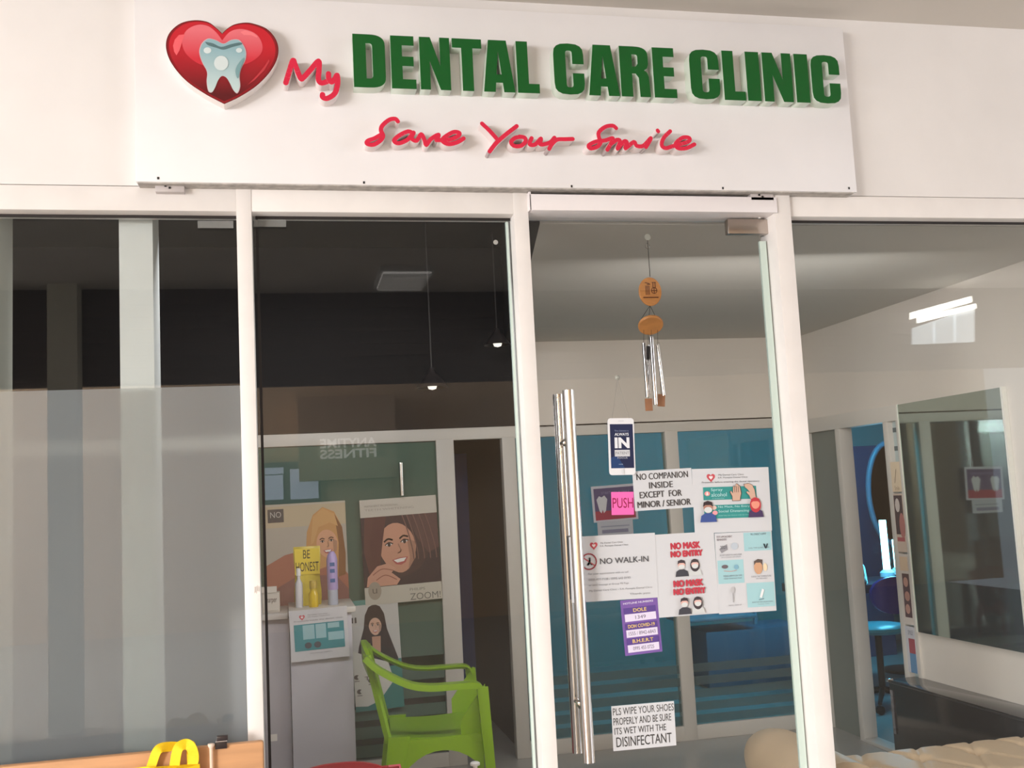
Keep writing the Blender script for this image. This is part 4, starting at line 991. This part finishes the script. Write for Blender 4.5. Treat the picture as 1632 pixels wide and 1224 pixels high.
# ------------------------------------------------------------ right wall: mirror, white ledge, black cabinet, strip posters
my0, my1, mz0, mz1 = .905, 1.728, .692, 1.881
mr = empty('wall_mirror', (XR-.01, (my0+my1)/2, mz0), 'large frameless rectangular mirror on the right wall', 'mirror'); mo = mr.location
bm = bmesh.new(); bm_box(bm, (-.012, my0-mo.y, 0), (-.001+.01, my1-mo.y, mz1-mz0))
link('mirror_glass', bm_mesh(bm), mat((176, 192, 186), .03, 1), mr)
for yy in (my0-.012, my1): box('mirror_edge', (-.016, yy-mo.y, -.002), (.009, yy+.012-mo.y, mz1-mz0+.002), mat((226, 224, 214), .25), mr)
cab = empty('black_cabinet', (XR-.1, 1.4, 0), 'low glossy black cabinet along the right wall under the mirror', 'cabinet'); co = cab.location
box('body', (XR-.17-co.x, .30-co.y, 0), (XR-.002-co.x, 1.80-co.y, .435), mat((18, 18, 22), .12, spec=.6), cab, .003)
box('cabinet_top', (XR-.175-co.x, .295-co.y, .436), (XR-.002-co.x, 1.81-co.y, .452), mat((24, 24, 28), .1), cab, .003)
box('label_strip', (XR-.1745-co.x, 1.772-co.y, .18), (XR-.1702-co.x, 1.79-co.y, .40), mat((120, 120, 124), .5, noise_amt=.5, nscale=60), cab)
box('corner_cap', (XR-.18-co.x, 1.79-co.y, .44), (XR-.15-co.x, 1.815-co.y, .456), M_chrome, cab, .002)
# strip of narrow posters between doorway and mirror
Mst = mat((206, 200, 192), .7)
def strip(name, z0, z1, label, col):
    s = Sheet(name, .085, z1-z0, mat(col, .7), label, 'poster', (XR-.0135, 1.857, z0), 0, radians(-90)); return s
s = strip('strip_poster', 1.42, 1.58, 'narrow cream poster, topmost of the strip left of the mirror', (222, 202, 174)); s.line([(.35, .3), (.6, .75)], .05, (90, 70, 60)); s.text('Smile', .3, .05, .8, .2, (150, 130, 110)); s.done()
s = strip('strip_poster', 1.10, 1.41, 'narrow dark poster with white tooth and pink gum above pale caption', (206, 186, 170)); s.rect(.05, .3, .95, .97, (66, 50, 58)); s.ell(.4, .8, .25, .12, (206, 196, 190), 'tooth_print', 14); s.ell(.75, .45, .3, .22, (176, 112, 108), 'gum_print', 14); s.rect(.1, .18, .9, .25, (176, 90, 96)); s.done()
s = strip('strip_poster', .72, 1.09, 'narrow poster of stacked brown portrait pictures near the mirror bottom', (206, 196, 188)); s.rect(.2, .1, .95, .72, (84, 60, 66)); s.ell(.55, .6, .25, .07, (186, 140, 128), 'portrait_print', 14); s.ell(.6, .4, .28, .07, (176, 130, 118), 'portrait_print', 14); s.ell(.55, .22, .25, .07, (186, 140, 128), 'portrait_print', 14); s.rect(.1, .76, .95, .96, (214, 188, 160), 'panel_print'); s.done()
s = strip('strip_poster', .47, .71, 'narrow poster with red picture over blue block just above the black cabinet', (190, 190, 196)); s.text('SMILE', .3, .82, .8, .92, (110, 110, 120)); s.rect(.3, .42, .95, .74, (150, 64, 76)); s.rect(.3, .0, .95, .42, (84, 130, 168)); s.done()

# ------------------------------------------------------------ treatment room seen through the doorway
M_uv = mat((150, 245, 255), .4, emit=9)
def uv(px0, py0, px1, py1, y, r, label, en):
    a, b = at(px0, py0, y), at(px1, py1, y)
    l = empty('uv_lamp', (b.x, y, b.z), label, 'lamp')
    tube('glowing_tube', [(0, 0, .02), (a.x-b.x, 0, a.z-b.z)], r, M_uv, l, 14); lathe('lamp_base', [(0, -.03), (.05, -.03), (.05, .0), (r*1.1, .02), (0, .02)], mat((190, 200, 205), .4), l)
    pl_ = bpy.data.lights.new('uv_glow', 'POINT'); pl_.energy = en; pl_.color = (.12, .62, 1); pl_.shadow_soft_size = .05
    po = bpy.data.objects.new('uv_glow', pl_); COL.objects.link(po); po.location = (a.x-.12, y-.16, (a.z+b.z)/2)
    return l
uv(1406, 829, 1414, 912, 3.5, .024, 'tall glowing cyan germicidal lamp seen through the doorway', 5)
uv(1427, 860, 1432, 908, 3.6, .026, 'shorter glowing cyan lamp half hidden by the door frame', 3)
# bench top carrying lamps
bz = at(1414, 918, 3.5).z-.03
dt = empty('work_table', (4.1, 3.55, 0), 'dark work table with clutter carrying the cyan lamps', 'table')
box('table_top', (-.62, -.22, bz-.06), (.6, .3, bz-.001), mat((40, 44, 56), .4), dt, .004)
for x in (-.58, .54):
    for y in (-.18, .24): box('leg', (x, y, 0), (x+.04, y+.04, bz-.06), mat((70, 76, 84), .4), dt)
# face shield / hood and clutter at left
p = at(1365, 905, 3.42); hd = empty('hood', (p.x, 3.42, bz), 'clear curved hood with glowing rim at the left of the lamps', 'equipment')
tube('rim', [Vector((-.07, 0, 0)), Vector((-.075, 0, .16)), Vector((-.04, 0, .20)), Vector((.02, 0, .19)), Vector((.06, 0, .10)), Vector((.07, 0, 0))], .006, mat((130, 240, 250), .3, emit=.9), hd, 8)
box('shield', (-.068, .002, 0), (.01, .006, .17), glass_mat('blue_plastic', (.6, .85, .95), .3, (90, 190, 230)), hd)
tube('stem', [(.0, 0, .0), (-.01, 0, .19)], .007, mat((170, 250, 250), .3, emit=1.2), hd, 8)
p = at(1365, 920, 3.26); bg = lathe('bag', [(0, 0), (.07, .0), (.085, .03), (.06, .09), (.03, .12), (0, .125)], mat((22, 26, 34), .5), None, 16, (p.x-.02, 3.26, bz)); tag(bg, 'dark lumpy pouch on the table left of the lamps', 'bag')
# oval mirror
p = at(1392, 790, 4.2)
om = empty('oval_mirror', (p.x+.16, 4.2, 1.15), 'tall oval standing mirror with pale rim behind the lamps', 'mirror')
rm = [Vector((.2*cos(t), 0, .22+.40*sin(t))) for t in [2*pi*i/36 for i in range(37)]]
tube('rim', rm, .022, mat((90, 110, 130), .35), om, 10)
bm = bmesh.new(); bm.faces.new([bm.verts.new((.19*cos(t), .005, .22+.39*sin(t))) for t in [2*pi*i/36 for i in range(36)]][::-1]); bmesh.ops.solidify(bm, geom=bm.faces[:], thickness=.006)
link('mirror_glass', bm_mesh(bm), mat((150, 120, 110), .5), om)
tube('stand', [(0, 0, -1.15), (0, 0, -.2)], .02, M_dark, om); lathe('foot', [(0, -1.15), (.18, -1.15), (.18, -1.13), (0, -1.11)], M_dark, om)
# pale blue high cabinet block / dark wall unit
a = at(1347, 712, 4.9); wu = box('wall_unit', (a.x-.1, 4.9, .0), (a.x+.32, 5.3, a.z), mat((20, 60, 96), .6)); tag(wu, 'dark blue tall cabinet at the back of the lit treatment room', 'cabinet')
# stool
p = at(1400, 995, 3.12)
st = empty('swivel_stool', (p.x-.01, 3.12, 0), 'swivel stool with teal seat and navy backrest in the blue-lit room', 'stool')
zs = p.z
lathe('seat', [(0, zs-.055), (.16, zs-.05), (.185, zs-.03), (.185, zs-.012), (.16, zs+.002), (0, zs+.006)], mat((70, 170, 180), .3), st)
secs = []
for i in range(11):
    a = radians(-62+i*124/10); e = sqrt(max(.02, 1-((i-5)/5.2)**2)); hh = .12*e
    secs.append([(.05+.15*sin(a), -.02-.0*cos(a)+.12*cos(a)*-1+.0, zs+.20-hh), (.05+.15*sin(a), -.05-.12*cos(a), zs+.20-hh), (.05+.15*sin(a), -.05-.12*cos(a), zs+.20+hh), (.05+.15*sin(a), -.02-.12*cos(a), zs+.20+hh)])
ribbon('backrest', secs, mat((52, 40, 130), .4), st)
tube('back_post', [(.10, -.10, zs-.04), (.11, -.17, zs), (.08, -.165, zs+.12)], .012, M_dark, st)
tube('gas_column', [(0, 0, .1), (0, 0, zs-.05)], .022, M_dark, st)
for k in range(5):
    a = 2*pi*k/5+.3; tube('base_arm', [(0, 0, .12), (.24*cos(a), .24*sin(a), .07)], [.02, .013], M_dark, st)
    lathe('caster', [(0, -.012), (.028, -.012), (.028, .012), (0, .012)], M_dark, st, 14, (.24*cos(a), .24*sin(a), .03), 'y')
# shelving lines in treatment room behind blue glass
p = at(1170, 1050, 4.4)
dc = empty('dental_unit', (p.x, 4.4, 0), 'low pale dental unit showing faintly through the blue partition glass', 'equipment')
box('body', (-.3, -.2, 0), (.5, .2, .42), mat((70, 110, 136), .6), dc, .02); box('tray', (-.5, -.25, .5), (.1, .1, .53), mat((120, 150, 170), .5), dc, .01); tube('arm', [(.2, 0, .4), (.2, 0, .9), (-.2, 0, .52)], .02, mat((130, 160, 180), .4), dc)

# ------------------------------------------------------------ pendant lamps inside
def pendant(px, py, y, label, r=.085):
    p = at(px, py, y); l = empty('pendant_lamp', p, label, 'lamp')
    lathe('shade', [(.014, r*1.25), (.02, r*.95), (r*.45, r*.75), (r*.8, r*.3), (r, -.0), (r*.97, 0), (r*.76, r*.28), (r*.4, r*.7), (.012, r*.9)], mat((62, 58, 58), .35, .3), l)
    lathe('bulb', [(0, -.012), (.02, -.006), (.026, .012), (.018, .04), (0, .05)], mat((255, 248, 236), .3, emit=1.2), l)
    tube('cord', [(0, 0, r*1.2), (0, 0, 3.0-p.z)], .004, mat((60, 56, 54), .6), l, 6)
    return l
pendant(689, 618, 2.2, 'dark bell pendant lamp in the middle of the middle pane')
pendant(793, 550, 2.4, 'dark bell pendant lamp near the door-side edge of the middle pane', .075)

# ------------------------------------------------------------ bench outside with yellow bag
bn = empty('wooden_bench', (-.9, -.2, 0), 'pale wooden bench in front of the leftmost pane, backrest board showing', 'bench'); bo = bn.location
M_bw = mat((206, 156, 112), .5, noise_amt=.14, nscale=4, stretch=(1, 12, 12))
xe = at(420, 1186, -.1).x; zb = at(396, 1183.5, -.1).z
box('backrest_board', (-2.2-bo.x, -.10-bo.y, .56), (xe-bo.x, -.07-bo.y, zb), M_bw, bn, .008)
box('seat_board', (-2.2-bo.x, -.52-bo.y, .42), (xe-bo.x, -.11-bo.y, .45), M_bw, bn, .006)
for x in (-2.1, xe-.16):
    box('leg', (x-bo.x, -.49-bo.y, 0), (x+.06-bo.x, -.43-bo.y, .42), M_bw, bn, .004); box('leg', (x-bo.x, -.16-bo.y, 0), (x+.06-bo.x, -.105-bo.y, .75), M_bw, bn, .004)
# tote bag straps: two flat loops hung over the board
M_y = mat((250, 208, 14), .65, bump=.5, bscale=180, stretch=(1, 1, 3))
tb = empty('tote_bag', at(270, 1215, -.13), 'bright yellow tote bag with flat handles hung over the bench backrest', 'bag'); to = tb.location
def strap(pts, w, nm='handle'):
    P = spline([at(p[0], p[1], p[2])-to for p in pts], 8); secs = []
    for i, p in enumerate(P):
        d = (P[min(i+1, len(P)-1)]-P[max(i-1, 0)]).normalized()
        f = Vector((-.25, -1, .15)).normalized(); s_ = d.cross(f)
        s_ = s_.normalized() if s_.length > .05 else Vector((0, 0, 1)); k = s_.cross(d).normalized()*.0012
        secs.append([p+s_*w/2+k, p-s_*w/2+k, p-s_*w/2-k, p+s_*w/2-k])
    ribbon(nm, secs, M_y, tb)
strap([(236, 1240, -.112), (243, 1216, -.114), (252, 1195, -.115), (268, 1190, -.10), (290, 1190, -.085), (304, 1188, -.10), (305, 1200, -.118), (306, 1224, -.118), (303, 1245, -.118)], .026)
strap([(276, 1245, -.125), (279, 1215, -.128), (284, 1193, -.128), (296, 1186, -.12), (305, 1192, -.125), (309, 1207, -.126), (306, 1222, -.126), (300, 1240, -.126)], .028)
a = at(228, 1222, -.13); b = at(312, 1228, -.13)
secs = []
for i in range(7):
    t = i/6; z = -.012-t*.28; secs.append([(-.11, .0, z+.006), (-.06, -.022-.01*t, z+.012*(1-t)), (-.01, -.024-.02*t, z), (.03, -.022-.01*t, z-.006*(1-t)), (.08, 0, z), (.03, .012, z), (-.06, .012, z)])
o = ribbon('bag_body', secs, M_y, tb)
# black clip and white rod
p = at(353, 1184, -.085)
cp = empty('bulldog_clip', p, 'black bulldog clip gripping the top edge of the bench board', 'clip')
box('clip_jaw', (-.016, -.021, -.012), (.016, -.0155, .006), mat((40, 32, 34), .3), cp, .001); box('clip_jaw', (-.012, -.012, .0085), (.018, .004, .021), mat((48, 40, 42), .3), cp, .001)
box('clip_spring', (-.016, -.016, .006), (.016, .010, .0085), mat((200, 196, 196), .2, .8), cp)
p = at(336, 1188, -.12)
rd = empty('plastic_rod', (p.x, -.113, p.z-.2), 'thin pale plastic rod with flared top in front of the bench board', 'rod')
tube('rod', [(0, 0, -.1), (0, 0, .196)], .0045, mat((232, 206, 184), .35), rd, 12); lathe('flare', [(.0045, .19), (.009, .198), (.009, .203), (0, .204)], mat((240, 218, 200), .35), rd, 14)

# marks on the face of the wall and frame

def scuff(px, py, w, h, label, rgb=(170, 150, 130), y=-.0068):
    p = at(px, py, y)
    q = Sheet('scuff_mark', w, h, mat((236, 231, 226), .75), label, 'scuff', (p.x, y, p.z), 0, 0, .0006)
    for k in range(6):
        x = .08+.15*k; q.line([(x, .1+.3*random.random()), (x+.05, .5), (x+.02, .75+.2*random.random())], .04, rgb, 'scratch')
    q.done()
scuff(405, 948, .018, .03, 'small brown scratched patch on the first mullion beside the middle pane')
